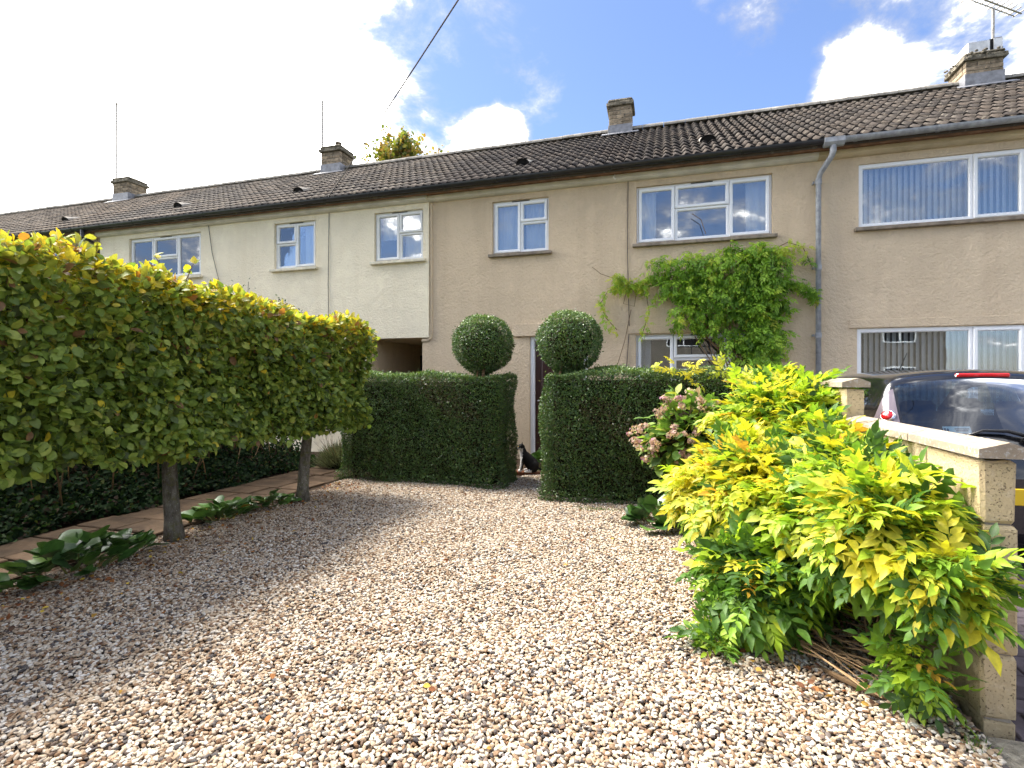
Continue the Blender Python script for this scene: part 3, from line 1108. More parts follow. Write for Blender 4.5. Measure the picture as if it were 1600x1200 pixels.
# ---- the cream house to its left
YC = D - 0.05
cream = thing('terraced_house', 'cream rendered terraced house with an open passage under its upper floor', 'house', (-8, YC, 0), 'terraced houses')
ch_holes = [(-5.16, -4.16, 3.56, 4.47), (-7.41, -6.44, 3.56, 4.47), (-11.27, -9.26, 3.56, 4.47), (-10.9, -9.3, 0.95, 2.1), (-7.6, -6.6, 0.95, 2.1)]
up = wall_mesh(-12.14, -4.05, 2.14, 4.70, YC, 0.25, ch_holes[:3])
up.build('wall', 'render_cream', cream, recalc=False)
wall_mesh(-12.14, -5.31, -0.1, 2.14, YC, 0.25, ch_holes[3:]).build('ground_floor_wall', 'render_cream', cream, recalc=False)
MB().box(-5.309, -4.201, YC + 0.001, 14.7, 2.142, 2.2).build('passage_ceiling', 'render_tan', cream)
MB().box(-5.309, -5.30, YC + 0.02, 13.0, -0.1, 2.139).build('passage_wall', 'render_tan', cream)
MB().box(-5.295, -4.21, 12.7, 12.8, -0.1, 2.139).build('passage_end_wall', 'render_brown', cream)
MB().cbox(-5.1, -4.3, 12.64, 12.695, 0.0, 1.85, 0.005).build('passage_door', 'dark_door', cream)
MB().cbox(-5.2975, -5.27, 10.55, 11.35, 0.0, 1.93, 0.005).build('passage_side_door', 'dark_door', cream)
# plaster bead where the two renders meet
MB().tube([(-4.02, D - 0.004, 4.56), (-4.02, D - 0.004, 2.2), (-4.04, D - 0.004, 2.12), (-4.09, D - 0.004, 2.09), (-4.20, D - 0.004, 2.085)], 0.03, 8).build('render_bead', 'render_tan', cream)
old = dict(mat='upvc_old', sill='sill_cream')
window(cream, -5.16, -4.16, 3.56, 4.47, YC, [(-5.13, -4.66, 3.59, 4.44, True), (-4.66, -4.19, 4.07, 4.44, True), (-4.66, -4.19, 3.59, 4.07, False)], curtains=[(-5.1, -4.7, 4.0, 4.45), (-4.62, -4.2, 3.3, 4.45)], **old)
window(cream, -7.41, -6.44, 3.56, 4.47, YC, [(-6.92, -6.47, 3.59, 4.44, True), (-7.38, -6.92, 4.07, 4.44, True), (-7.38, -6.92, 3.59, 4.07, False)], curtains=[(-7.38, -6.95, 3.3, 4.45), (-6.85, -6.5, 3.3, 4.45)], **old)
window(cream, -11.27, -9.26, 3.56, 4.47, YC, [(-11.24, -10.6, 3.59, 4.44, True), (-10.6, -9.92, 4.02, 4.44, True), (-10.6, -9.92, 3.59, 4.02, False), (-9.92, -9.29, 3.59, 4.44, True)], curtains=[(-11.2, -10.7, 3.3, 4.45), (-10.55, -10.0, 3.3, 4.0)], **old)
window(cream, -10.9, -9.3, 0.95, 2.1, YC, [(-10.87, -10.1, 0.98, 2.07, False), (-10.1, -9.33, 0.98, 2.07, True)], **old)
window(cream, -7.6, -6.6, 0.95, 2.1, YC, [(-7.57, -7.1, 0.98, 2.07, False), (-7.1, -6.63, 0.98, 2.07, True)], **old)
rf_cream = roof(cream, -12.15, -4.05, 'tile_grey', near_x=-4.0)
roof_vent(rf_cream, -7.37)
roof_vent(rf_cream, -10.64)
eaves(cream, -12.14, -4.05, YC, 'gutter_black', 'cornice')
cz = chimney(cream, -8.40, 0.58, 0.60, 7.55, 'pot', seedv=5)
MB().tube([(-6.13, YC - 0.012, 4.6), (-6.15, YC - 0.012, 3.2), (-6.12, YC - 0.012, 1.0)], 0.006, 5).build('cable', 'cable', cream)
MB().tube([(-9.05, YC - 0.012, 4.6), (-8.95, YC - 0.012, 4.0), (-8.7, YC - 0.02, 3.2), (-8.6, YC - 0.02, 2.0)], 0.006, 5).build('cable', 'cable', cream)

# ---- the brown house at the far left
YB = D + 0.02
left = thing('terraced_house', 'brown rendered house at the far left end, mostly hidden by the tall hedge', 'house', (-16, YB, 0), 'terraced houses')
wall_mesh(-22.5, -12.15, -0.1, 4.70, YB, 0.25, [(-14.6, -12.65, 3.56, 4.47), (-18, -16.5, 3.56, 4.47)]).build('wall', 'render_brown', left, recalc=False)
window(left, -14.6, -12.65, 3.56, 4.47, YB, [(-14.57, -13.9, 3.59, 4.44, True), (-13.9, -13.3, 3.59, 4.44, False), (-13.3, -12.68, 3.59, 4.44, True)])
window(left, -18, -16.5, 3.56, 4.47, YB, [(-17.97, -17.2, 3.59, 4.44, True), (-17.2, -16.53, 3.59, 4.44, False)])
rf_left = roof(left, -22.5, -12.15, 'tile_brown', near_x=-12)
roof_vent(rf_left, -14.26)
eaves(left, -22.5, -12.15, YB, 'gutter_black', 'cornice_tan')
chimney(left, -15.85, 0.62, 0.60, 7.58, None, seedv=8)
MB().tube([(-12.3, EAVE_Y - 0.02, EAVE_Z - 0.05), (-12.3, EAVE_Y - 0.02, EAVE_Z - 0.2), (-12.25, YB - 0.06, 4.42), (-12.25, YB - 0.06, 0.1)], 0.045, 10).build('downpipe', 'gutter_black', left)

# ---- the tan house at the right
YR = D
right = thing('terraced_house', 'tan house at the right with vertical blinds behind the parked car', 'house', (4, YR, 0), 'terraced houses')
wall_mesh(2.15, 8.4, -0.1, 4.70, YR, 0.25, [(2.68, 4.62, 3.55, 4.46), (2.66, 4.62, 0.9, 2.11), (5.6, 6.6, 0.05, 2.1)]).build('wall', 'render_tan_right', right, recalc=False)
MB().cbox(2.56, 4.75, YR - 0.02, YR - 0.001, 2.115, 2.24, 0.006).build('lintel', 'render_tan_right', right)
window(right, 2.68, 4.62, 3.55, 4.46, YR, [(2.70, 4.04, 3.57, 4.44, False), (4.04, 4.60, 3.57, 4.44, True)], vent=False, blinds=(2.72, 4.58, 3.5, 4.46, 26), depth=0.03)
window(right, 2.66, 4.62, 0.9, 2.11, YR, [(2.68, 4.04, 0.92, 2.09, False), (4.04, 4.60, 0.92, 2.09, True)], vent=False, blinds=(2.72, 4.58, 0.85, 2.11, 26), depth=0.03)
MB().ring(5.6, 6.6, 0.0, 2.1, [(0.0, D + 0.16), (0.0, D + 0.05), (0.06, D + 0.044), (0.075, D + 0.16)]).build('door_frame', 'upvc', right)
MB().cbox(5.67, 6.53, D + 0.10, D + 0.14, 0.06, 2.03, 0.005).build('door', 'door_dark', right)
rf_right = roof(right, 2.15, 8.4, 'tile_dark', near_x=2.0)
eaves(right, 2.15, 8.4, YR, 'gutter_grey', 'cornice_tan')
rc, rzz = chimney(right, 5.68, 0.58, 0.62, 7.50, 'terminal', True, seedv=12)
# cast-iron downpipe with swan neck and outlet, on the joint between the houses
dp = MB().tube([(2.27, EAVE_Y - 0.03, EAVE_Z - 0.05), (2.27, EAVE_Y - 0.03, EAVE_Z - 0.16), (2.26, EAVE_Y - 0.01, EAVE_Z - 0.22), (2.17, YR - 0.10, 4.36), (2.15, YR - 0.075, 4.28),
                (2.15, YR - 0.075, 0.0)], [0.045, 0.042, 0.038, 0.038, 0.036, 0.036], 12).build('downpipe', 'gutter_grey', right, smooth=True)
MB().prism_x([(EAVE_Y - 0.1, EAVE_Z + 0.008), (EAVE_Y - 0.1, EAVE_Z - 0.055), (EAVE_Y - 0.06, EAVE_Z - 0.1), (EAVE_Y - 0.0, EAVE_Z - 0.1), (EAVE_Y + 0.044, EAVE_Z - 0.055), (EAVE_Y + 0.044, EAVE_Z + 0.008)], 2.153, 2.40).build('gutter_outlet', 'gutter_grey', right)
for zz_ in (4.24, 3.0, 2.02, 0.9):
    MB().tube([(2.15, YR - 0.075, zz_ - 0.035), (2.15, YR - 0.075, zz_ + 0.035)], 0.044, 12).build('pipe_collar', 'gutter_grey', dp)
    MB().box(2.08, 2.10, YR - 0.08, YR - 0.001, zz_ - 0.015, zz_ + 0.015).build('pipe_bracket', 'gutter_grey', dp)

# ---- plain terrace across the road; it shows mirrored in the ground-floor windows
for k, (xa, xb, cm) in enumerate(((-9.0, -1.0, 'old_render'), (-1.0, 7.0, 'old_render'), (7.0, 15.0, 'old_render'))):
    yo = -17.0
    op = thing('house', ('grey house across the road, leftmost of three', 'grey house across the road between two others', 'grey house across the road, rightmost of three')[k] + ', mirrored in the ground-floor windows', 'house', ((xa + xb) / 2, yo, 0), 'houses across the road')
    MB().box(xa + .002, xb - .002, yo - 7, yo, -0.1, 4.7).build('wall', cm, op)
    MB().prism_x([(yo + .3, 4.6), (yo + .3, 4.7), (yo - 3.5, 7.0), (yo - 7.3, 4.7), (yo - 7.3, 4.6)], xa + .001, xb - .001).build('roof', 'tile_dark', op)
    for (wx, wz, ww, wh) in ((1.2, .95, 2.0, 1.15), (5.0, .95, 1.6, 1.15), (1.2, 3.5, 2.0, .95), (5.0, 3.5, 1.6, .95)):
        a_ = xa + wx
        f_ = MB()
        f_.box(a_, a_ + ww, yo + .001, yo + .04, wz, wz + .07).box(a_, a_ + ww, yo + .001, yo + .04, wz + wh - .07, wz + wh)
        for xx in (a_, a_ + ww / 2 - .035, a_ + ww - .07):
            f_.box(xx, xx + .07, yo + .001, yo + .038, wz + .071, wz + wh - .071)
        w_ = f_.build('window', 'upvc', op)
        MB().box(a_ + .05, a_ + ww - .05, yo + .002, yo + .012, wz + .05, wz + wh - .05).build('pane', 'dark_void', w_)

# ------------------------------------------------------------------ aerials and overhead line


def aerial(loc, h, label, boom_dir, boom_len, n_el, el_len, tilt=0.0, offset_arm=0.0):
    a = thing('tv_aerial', label, 'aerial', loc, 'roof aerials')
    x, y, z = loc
    MB().tube([(x, y, z), (x + 0.01, y, z + h)], 0.026, 8).build('mast', 'aerial', a)
    for zz in (0.15, 0.38):
        MB().box(x - 0.02, x + 0.14, y - 0.012, y + 0.012, z + zz - 0.012, z + zz + 0.012).build('bracket', 'aerial', a)
    d = Vector(boom_dir).normalized()
    top = Vector((x + 0.01, y, z + h))
    c = top + Vector((0, 0, offset_arm))
    p0, p1 = c - d * boom_len * 0.45, c + d * boom_len * 0.55
    if offset_arm:
        MB().tube([top - d * boom_len * 0.38, top + d * boom_len * 0.4], 0.010, 6).build('cranked_arm', 'aerial', a)
        MB().tube([top - d * boom_len * 0.38, c - d * boom_len * 0.38], 0.010, 6).build('cranked_arm', 'aerial', a)
    bm_ = MB().tube([p0, p1], 0.014, 6).build('boom', 'aerial', a)
    s = d.cross(Vector((0, 0, 1))).normalized() * math.cos(tilt) + Vector((0, 0, 1)) * math.sin(tilt)
    for i in range(n_el):
        t = (i + 0.5) / n_el
        p = p0.lerp(p1, t)
        L = el_len * (1.15 - 0.5 * t)
        MB().tube([p - s * L / 2, p + s * L / 2], 0.013, 5).build('element', 'aerial', bm_)
    return a


aerial((-16.30, RIDGE_Y - 0.1, RIDGE_Z + 0.08), 2.95, 'very tall thin aerial mast beside the far-left chimney', (-0.8, 0.1, 0.75), 0.55, 3, 0.5)
aerial((-8.80, RIDGE_Y - 0.1, RIDGE_Z + 0.08), 1.85, 'aerial mast strapped to the chimney with the small pot', (-0.35, -0.7, -0.35), 0.75, 6, 0.38, R(20))
aerial((5.93, RIDGE_Y - 0.05, RIDGE_Z + 0.45), 0.95, 'long fishbone aerial above the right chimney', (0.80, 0.55, -0.02), 1.5, 11, 0.30, R(8), 0.10)

# line from the eaves to a pole behind the viewer
pole_top = Vector((12.4, -5.2, 10.9))
wire_a = Vector((-6.16, D - 0.17, 4.72))
pts = []
for i in range(25):
    t = i / 24
    p = wire_a.lerp(pole_top, t)
    p.z -= 4 * 0.45 * t * (1 - t)
    pts.append(p)
wire = MB().tube(pts, 0.0095, 6).build('telephone_line', 'cable')
tag(wire, 'thin dark telephone line rising from the cream house eaves into the sky', 'cable')
pole = thing('telegraph_pole', 'wooden telegraph pole carrying the telephone line', 'pole', (12.4, -5.2, 0))
MB().tube([(12.4, -5.2, -0.1), (12.4, -5.2, 11.2)], [0.15, 0.11], 12).build('post', 'wood_pole', pole)
MB().tube([(12.2, -5.2, 10.9), (12.6, -5.2, 10.9)], 0.03, 8).build('insulator_arm', 'steel', pole)

# ------------------------------------------------------------------ foliage helpers


def unit(a):
    return a / np.maximum(np.linalg.norm(a, axis=-1, keepdims=True), 1e-9)


def tri(fs):
    return np.array(fs, dtype=np.int32)


# ovate leaf, 1 long: midrib folded, tip drooping
OV_V = np.array([(0, 0, 0), (-.25, .22, .06), (0, .28, 0), (.25, .22, .06), (-.33, .5, .07), (0, .58, -.01), (.33, .5, .07), (-.2, .8, .02), (.2, .8, .02), (0, 1.0, -.09)], float)
OV_F = tri([(0, 2, 1), (0, 3, 2), (1, 2, 5), (1, 5, 4), (2, 3, 6), (2, 6, 5), (4, 5, 7), (5, 6, 8), (7, 5, 9), (5, 8, 9)])
# small leaf: four triangles
SM_V = np.array([(0, 0, 0), (-.24, .45, .08), (0, .5, 0), (.24, .45, .08), (0, 1, -.05)], float)
SM_F = tri([(0, 2, 1), (0, 3, 2), (1, 2, 4), (2, 3, 4)])


def pinnate(n_pairs=4, rnd=random.Random(1), droop=0.25, wide=0.062, ll=0.33):
    """wisteria-like leaf, 1 long: rachis with paired pointed leaflets and one at the end"""
    V, F = [], []

    def rach(t):
        return np.array([0.03 * math.sin(t * 3), t * 0.74, -droop * t * t])
    for i in range(3):
        t = i / 2
        c = rach(t)
        V += [c + (-.005, 0, 0), c + (.005, 0, 0)]
    F += [(0, 1, 3), (0, 3, 2), (2, 3, 5), (2, 5, 4)]
    spots = []
    for k in range(n_pairs):
        t = 0.20 + 0.74 * k / (n_pairs - 0.4)
        for s in (-1, 1):
            spots.append((t + rnd.uniform(-.03, .03), s * (64 - 24 * t + rnd.uniform(-12, 12)), ll * (0.75 + 0.35 * math.sin(math.pi * (0.2 + 0.7 * t))) * rnd.uniform(.85, 1.12)))
    spots.append((1.0, rnd.uniform(-10, 10), ll * 1.08))
    for (t, ang, L) in spots:
        c = rach(t)
        a = math.radians(ang)
        dx, dy = math.sin(a), math.cos(a)
        dr = rnd.uniform(-.45, -.05)
        tw = rnd.uniform(-.5, .5)
        b = len(V)
        w = wide * L / 0.30
        for (u, v, h) in ((0, 0, 0), (1, .30, .018), (.86, .62, .014), (0, 1, -.03), (-.86, .62, .014), (-1, .30, .018), (0, .5, -.006)):
            x, yy = u * w, v * L
            V.append(c + np.array([dx * yy + dy * x, dy * yy - dx * x, h + dr * yy * v + tw * x]))
        F += [(b + i, b + (i + 1) % 6, b + 6) for i in range(6)]
    return np.array(V, float), tri(F)


def frames(Yd, Nd):
    y = unit(Yd)
    z = Nd - (Nd * y).sum(1, keepdims=True) * y
    z = unit(z)
    x = np.cross(y, z)
    return np.stack([x, y, z], axis=2)       # columns


def scatter_mesh(name, P, Yd, Nd, S, cols, tmpl, mat, jit=0.12):
    """all the leaves as one mesh; cols (n,3)"""
    V0, F0 = tmpl
    M = frames(Yd, Nd)
    n, k = len(P), len(V0)
    V = np.einsum('nij,kj->nki', M, V0) * S[:, None, None] + P[:, None, :]
    F = (F0[None] + (np.arange(n) * k)[:, None, None]).reshape(-1, 3)
    cc = cols * (1 + rng.uniform(-jit, jit, (n, 1)))
    col = np.repeat(cc, k, axis=0)
    return np_mesh(name, V.reshape(-1, 3), F, mat, col, smooth=False)


def leaves(root, P, Yd, Nd, S, cls, pal, tmpls, mat, n_parts=300, part_name='leaf', stuff_name='foliage', score=None):
    """the n_parts leaves that show largest become separate parts, the rest one part"""
    pal = np.array(pal, float)
    n = len(P)
    camp = np.array([0, 0, H])
    if n_parts:
        if score is None:
            dv = P - camp
            dist = np.linalg.norm(dv, axis=1)
            score = S / dist
        order = np.argsort(-score)
        big = order[:n_parts]
    else:
        big = np.array([], int)
    mask = np.ones(n, bool)
    mask[big] = False
    ti = rng.integers(0, len(tmpls), n)
    cache = {}
    off = root.location
    Mf = frames(Yd, Nd)
    for i in big:
        key = (int(ti[i]), int(cls[i]))
        if key not in cache:
            V0, F0 = tmpls[key[0]]
            cache[key] = np_mesh(part_name, V0, F0, mat, np.repeat(pal[key[1]][None], len(V0), 0))
        o = bpy.data.objects.new(part_name, cache[key])
        C.objects.link(o)
        o.parent = root
        m = Matrix(Mf[i].tolist()).to_4x4()
        m = Matrix.Translation(Vector(P[i].tolist()) - off) @ m @ Matrix.Scale(float(S[i]), 4)
        o.matrix_local = m
    if mask.any():
        meshes = []
        V, F, Cc, base = [], [], [], 0
        for t in range(len(tmpls)):
            sel = mask & (ti == t)
            if not sel.any():
                continue
            V0, F0 = tmpls[t]
            k = len(V0)
            nn = sel.sum()
            vv = np.einsum('nij,kj->nki', Mf[sel], V0) * S[sel][:, None, None] + P[sel][:, None, :]
            V.append(vv.reshape(-1, 3))
            F.append((F0[None] + (np.arange(nn) * k)[:, None, None]).reshape(-1, 3) + base)
            base += nn * k
            cc = pal[cls[sel]] * (1 + rng.uniform(-.15, .15, (nn, 1)))
            Cc.append(np.repeat(cc, k, 0))
        me = np_mesh(stuff_name, np.concatenate(V), np.concatenate(F), mat, np.concatenate(Cc))
        link(stuff_name, me, root, kind='stuff')


def rnd_unit(n):
    return unit(rng.normal(size=(n, 3)))


# ------------------------------------------------------------------ clipped privet hedges and balls
PRIVET = [(.040, .085, .022), (.056, .116, .029), (.076, .148, .036), (.105, .185, .044), (.165, .25, .065), (.085, .080, .030)]


def box_shell(x0, x1, y0, y1, z0, z1, dens, r=0.07):
    """points and outward normals on a wavy box, bottom left out"""
    fa = [((x0, x1), (z0, z1), 'y', y0, (0, -1, 0)), ((x0, x1), (z0, z1), 'y', y1, (0, 1, 0)), ((y0, y1), (z0, z1), 'x', x0, (-1, 0, 0)),
          ((y0, y1), (z0, z1), 'x', x1, (1, 0, 0)), ((x0, x1), (y0, y1), 'z', z1, (0, 0, 1))]
    Ps, Ns = [], []
    for (u, v, ax, k, n) in fa:
        cnt = int((u[1] - u[0]) * (v[1] - v[0]) * dens)
        a = rng.uniform(u[0], u[1], cnt)
        b = rng.uniform(v[0], v[1], cnt)
        kk = np.full(cnt, k)
        p = {'y': np.stack([a, kk, b], 1), 'x': np.stack([kk, a, b], 1), 'z': np.stack([a, b, kk], 1)}[ax]
        Ps.append(p)
        Ns.append(np.tile(np.array(n, float), (cnt, 1)))
    P, N = np.concatenate(Ps), np.concatenate(Ns)
    # round the edges
    c = np.stack([np.clip(P[:, 0], x0 + r, x1 - r), np.clip(P[:, 1], y0 + r, y1 - r), np.clip(P[:, 2], z0 - 1, z1 - r)], 1)
    d = P - c
    ln = np.linalg.norm(d, axis=1, keepdims=True)
    N = unit(d + N * 1e-3)
    P = c + N * np.minimum(ln, r)
    w = 0.026 * np.sin(P[:, 0] * 5.3 + P[:, 2] * 3.1) + 0.022 * np.sin(P[:, 2] * 6.7 + P[:, 1] * 4 + P[:, 0] * 2.2) + 0.010 * np.sin(P[:, 0] * 14 + P[:, 1] * 9)
    P = P + N * w[:, None]
    return P, N


def hedge_leaves(root, P, N, pal, tip=None, size=(0.022, 0.036), depth=0.07, mat='leaf_gloss', spread=0.8, name='foliage'):
    n = len(P)
    dep = rng.beta(1.2, 2.4, n) * depth - 0.018
    P = P - N * dep[:, None]
    Nd = unit(N + rnd_unit(n) * 0.75 + np.array([0, 0, 0.25]))
    Yd = unit(rnd_unit(n) + N * spread + np.array([0, 0, 0.35]))
    S = rng.uniform(size[0], size[1], n)
    cls = rng.choice(len(pal), n, p=np.array([.2, .24, .22, .16, .08, .1]))
    bare = np.sin(P[:, 0] * 3.1 + P[:, 2] * 2.3 + 1) + np.sin(P[:, 2] * 4.3 + P[:, 1] * 3 + P[:, 0]) > 1.55      # thin, browned patches
    cls = np.where(bare & (rng.random(n) < .5), 5, cls)
    shoot = rng.random(n) < .02
    P[shoot] += N[shoot] * rng.uniform(.01, .05, shoot.sum())[:, None]
    if tip is not None:
        cls = np.where((N[:, 2] > 0.6) & (rng.random(n) < 0.5), tip, cls)
    leaves(root, P, Yd, Nd, S, cls, pal, [(SM_V, SM_F)], mat, 0, stuff_name=name)


def privet_hedge(x0, x1, y0, y1, z1, label):
    root = thing('privet_hedge', label, 'hedge', ((x0 + x1) / 2, (y0 + y1) / 2, 0), 'clipped hedges before the door')
    P, N = box_shell(x0, x1, y0, y1, 0.0, z1, 8200)
    # a few shoots stick out near the foot
    foot = (P[:, 2] < 0.14) & (N[:, 1] < -0.3)
    P[foot] += N[foot] * (rng.random(foot.sum()) * 0.06)[:, None]
    hedge_leaves(root, P, N, PRIVET, 4)
    i = 0.085
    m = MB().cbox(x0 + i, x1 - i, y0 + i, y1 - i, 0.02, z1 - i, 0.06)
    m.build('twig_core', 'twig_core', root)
    for k in range(7):
        x = x0 + (x1 - x0) * (k + .5) / 7
        yc = (y0 + y1) / 2
        MB().tube([(x, yc, -0.02), (x + random.uniform(-.05, .05), yc, 0.12)], [0.025, 0.02], 6).build('stem', 'stem', root)
    return root


privet_hedge(-4.28, -1.97, 6.10, 6.84, 1.43, 'square-cut dark green hedge to the left of the door gap')
privet_hedge(-1.31, 1.12, 5.68, 6.42, 1.455, 'square-cut dark green hedge to the right of the door gap')


def topiary(c, r, hedge_z, label):
    root = thing('topiary_ball', label, 'topiary', (c[0], c[1], hedge_z), 'topiary balls on the hedges')
    n = int(4 * math.pi * r * r * 8200)
    N = rnd_unit(n)
    w = 1 + 0.035 * np.sin(N[:, 0] * 6 + N[:, 2] * 4) + 0.03 * np.sin(N[:, 1] * 7 + N[:, 2] * 5 + 1)
    # the ball narrows towards the hedge top
    low = np.clip(-N[:, 2] - 0.45, 0, 1)
    P = np.array(c) + N * r * w[:, None] * np.stack([1 - 0.25 * low, 1 - 0.25 * low, 1 + 0 * low], 1)
    hedge_leaves(root, P, N, PRIVET, 4)
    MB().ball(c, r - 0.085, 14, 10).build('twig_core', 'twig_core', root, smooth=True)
    # light clipped shoots on the crown
    for k in range(5):
        a = random.uniform(0, 6.28)
        b = (c[0] + 0.14 * math.cos(a), c[1] - 0.1 + 0.14 * math.sin(a), hedge_z - 0.1)
        MB().tube([b, (c[0] + 0.08 * math.cos(a), c[1] + 0.08 * math.sin(a), c[2] - r * 0.5)], [0.014, 0.010], 6).build('stem', 'stem', root)


topiary((-2.32, 6.48, 1.845), 0.385, 1.42, 'round clipped topiary ball on the left hedge')
topiary((-1.085, 6.08, 1.825), 0.365, 1.44, 'round clipped topiary ball on the right hedge')

# ------------------------------------------------------------------ pleached hornbeams
HB = [(.105, .165, .030), (.155, .225, .038), (.215, .290, .050), (.290, .345, .060), (.075, .110, .028), (.50, .42, .035), (.58, .42, .030), (.36, .16, .035), (.28, .28, .045), (.20, .11, .05)]


def hornbeam(y0, y1, ty, tx, label, trunk_top=(0, 0), seedv=0, end=False, z1=2.12):
    rnd = random.Random(seedv)
    root = thing('hornbeam_tree', label, 'tree', (tx, ty, 0), 'pleached trees along the drive')
    x0, x1, z0 = -4.50, -3.42, 0.95
    # trunk with slight bends
    m = MB()
    pts, rad = [], []
    for k in range(9):
        t = k / 8
        pts.append((tx + trunk_top[0] * t + 0.012 * math.sin(t * 7 + seedv), ty + trunk_top[1] * t + 0.012 * math.cos(t * 5 + seedv), -0.05 + 1.9 * t))
        rad.append(0.066 * (1 - 0.45 * t) + (0.026 if k == 0 else 0))
    m.tube(pts, rad, 14)
    m.build('trunk', 'bark', root, smooth=True)
    for k in range(16):
        z = rnd.uniform(1.0, 1.9)
        sgn = rnd.choice((-1, 1))
        e = (rnd.uniform(x0 + .1, x1 - .1), ty + sgn * rnd.uniform(0.3, (y1 - y0) * 0.5), z + rnd.uniform(0.0, 0.25))
        s = (tx + trunk_top[0] * z / 1.9, ty + trunk_top[1] * z / 1.9, z - 0.05)
        mid = tuple((a + b) / 2 + rnd.uniform(-.05, .05) for a, b in zip(s, e))
        MB().tube([s, mid, e], [0.022, 0.014, 0.006], 6).build('branch', 'bark', root)
    dens = 2350
    ya, yb = y0 - 0.14, y1 + (0.0 if end else 0.14)
    P, N = box_shell(x0, x1, ya, yb, z0 - 0.1, z1, dens, 0.10)
    keep = np.ones(len(P), bool)
    eps = 0.12
    if not end:
        keep &= P[:, 1] < y1
    keep &= P[:, 1] > y0
    P, N = P[keep], N[keep]
    # underside
    cnt = int((x1 - x0) * (y1 - y0) * 1700)
    Pb = np.stack([rng.uniform(x0, x1, cnt), rng.uniform(y0, y1, cnt), np.full(cnt, z0)], 1)
    Nb = np.tile(np.array([0, 0, -1.0]), (cnt, 1))
    # filling
    cf = int(3000 * (y1 - y0))
    Pf = np.stack([rng.uniform(x0 + .1, x1 - .05, cf), rng.uniform(y0, y1, cf), rng.uniform(z0 + .05, z1 - .05, cf)], 1)
    Nf = unit(rnd_unit(cf) + np.array([0.6, 0, 0.2]))
    P, N = np.concatenate([P, Pb, Pf]), np.concatenate([N, Nb, Nf])
    n = len(P)
    wav = 0.035 * np.sin(P[:, 1] * 4.1 + P[:, 2] * 2.3) + 0.03 * np.sin(P[:, 2] * 5.5 + P[:, 1] * 2.7 + 1) + 0.03 * np.sin(P[:, 1] * 11 + P[:, 2] * 7)
    P = P + N * (wav - rng.beta(1.1, 2.2, n) * 0.22 + 0.05)[:, None]
    P[:, 2] -= np.clip((P[:, 2] - z0) / (z1 - z0), 0, 1.1) * 0.045 * (P[:, 1] - 1.8)     # the clipped top runs slightly downhill
    # ragged lower fringe
    fr = (P[:, 2] < z0 + 0.12)
    P[fr, 2] -= 0.07 * np.abs(np.sin(P[fr, 1] * 6 + P[fr, 0] * 3)) * rng.random(fr.sum())
    Nd = unit(N * 0.65 + rnd_unit(n) * 0.85 + np.array([0, 0, 0.6]))
    Yd = unit(rnd_unit(n) * 0.85 + N * 0.5 + np.array([0, 0, -0.4]))
    top = P[:, 2] + 0.045 * (P[:, 1] - 1.8) > z1 - 0.12
    Yd[top] = unit(Yd[top] + np.array([0, 0, 0.7]))
    S = rng.uniform(0.042, 0.086, n)
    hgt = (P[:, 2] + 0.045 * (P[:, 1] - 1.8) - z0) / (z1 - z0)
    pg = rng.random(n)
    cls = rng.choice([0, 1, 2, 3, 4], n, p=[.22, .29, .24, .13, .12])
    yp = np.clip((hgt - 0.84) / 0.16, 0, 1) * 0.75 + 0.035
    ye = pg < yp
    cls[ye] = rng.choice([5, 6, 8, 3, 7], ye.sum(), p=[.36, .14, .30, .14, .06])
    oth = (pg > 0.988)
    cls[oth] = 9
    half = (~ye) & (rng.random(n) < np.clip((hgt - 0.5) * 0.8, 0, 0.35))
    cls[half] = rng.choice([8, 3, 9], half.sum(), p=[.45, .45, .1])
    vis = (N[:, 0] > 0.3)
    d = np.linalg.norm(P - np.array([0, 0, H]), axis=1)
    s_, c_ = math.sin(YAW), math.cos(YAW)
    dep = -P[:, 0] * s_ + P[:, 1] * c_
    inf = np.abs((P[:, 0] * c_ + P[:, 1] * s_) / np.maximum(dep, .1)) < 1.0
    out = (P[:, 0] - x1) + wav * 0
    score = S / d * np.where(vis & inf, 1, 0.2) * np.clip(1 + out * 4, 0.2, 1.3)
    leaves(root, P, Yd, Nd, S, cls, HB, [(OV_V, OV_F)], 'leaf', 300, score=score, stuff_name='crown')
    # long shoots above the clipped top
    for k in range(9 if not end else 6):
        yy = rnd.uniform(y0 + .1, y1 - .1)
        xx = rnd.uniform(x0 + .2, x1 - .1)
        L = rnd.uniform(0.10, 0.30)
        z1 = 2.12 - 0.045 * (yy - 1.8)
        tipv = (xx + rnd.uniform(-.1, .12), yy + rnd.uniform(-.08, .1), z1 + L)
        MB().tube([(xx, yy, z1 - 0.1), ((xx + tipv[0]) / 2 + 0.02, (yy + tipv[1]) / 2, z1 + L * 0.5), tipv], [0.005, 0.004, 0.002], 5).build('shoot', 'stem', root)
        cnt = int(4 + L * 22)
        t = rng.uniform(0.3, 1.0, cnt)
        base, tp = np.array((xx, yy, z1)), np.array(tipv)
        Pp = base + (tp - base) * t[:, None] + rng.normal(size=(cnt, 3)) * 0.012
        leaves(root, Pp, unit(rnd_unit(cnt) + np.array([0, 0, .3])), unit(rnd_unit(cnt) + np.array([0, 0, .8])), rng.uniform(.045, .075, cnt),
               rng.choice([3, 5, 8], cnt), HB, [(OV_V, OV_F)], 'leaf', 0, stuff_name='shoot_leaves')


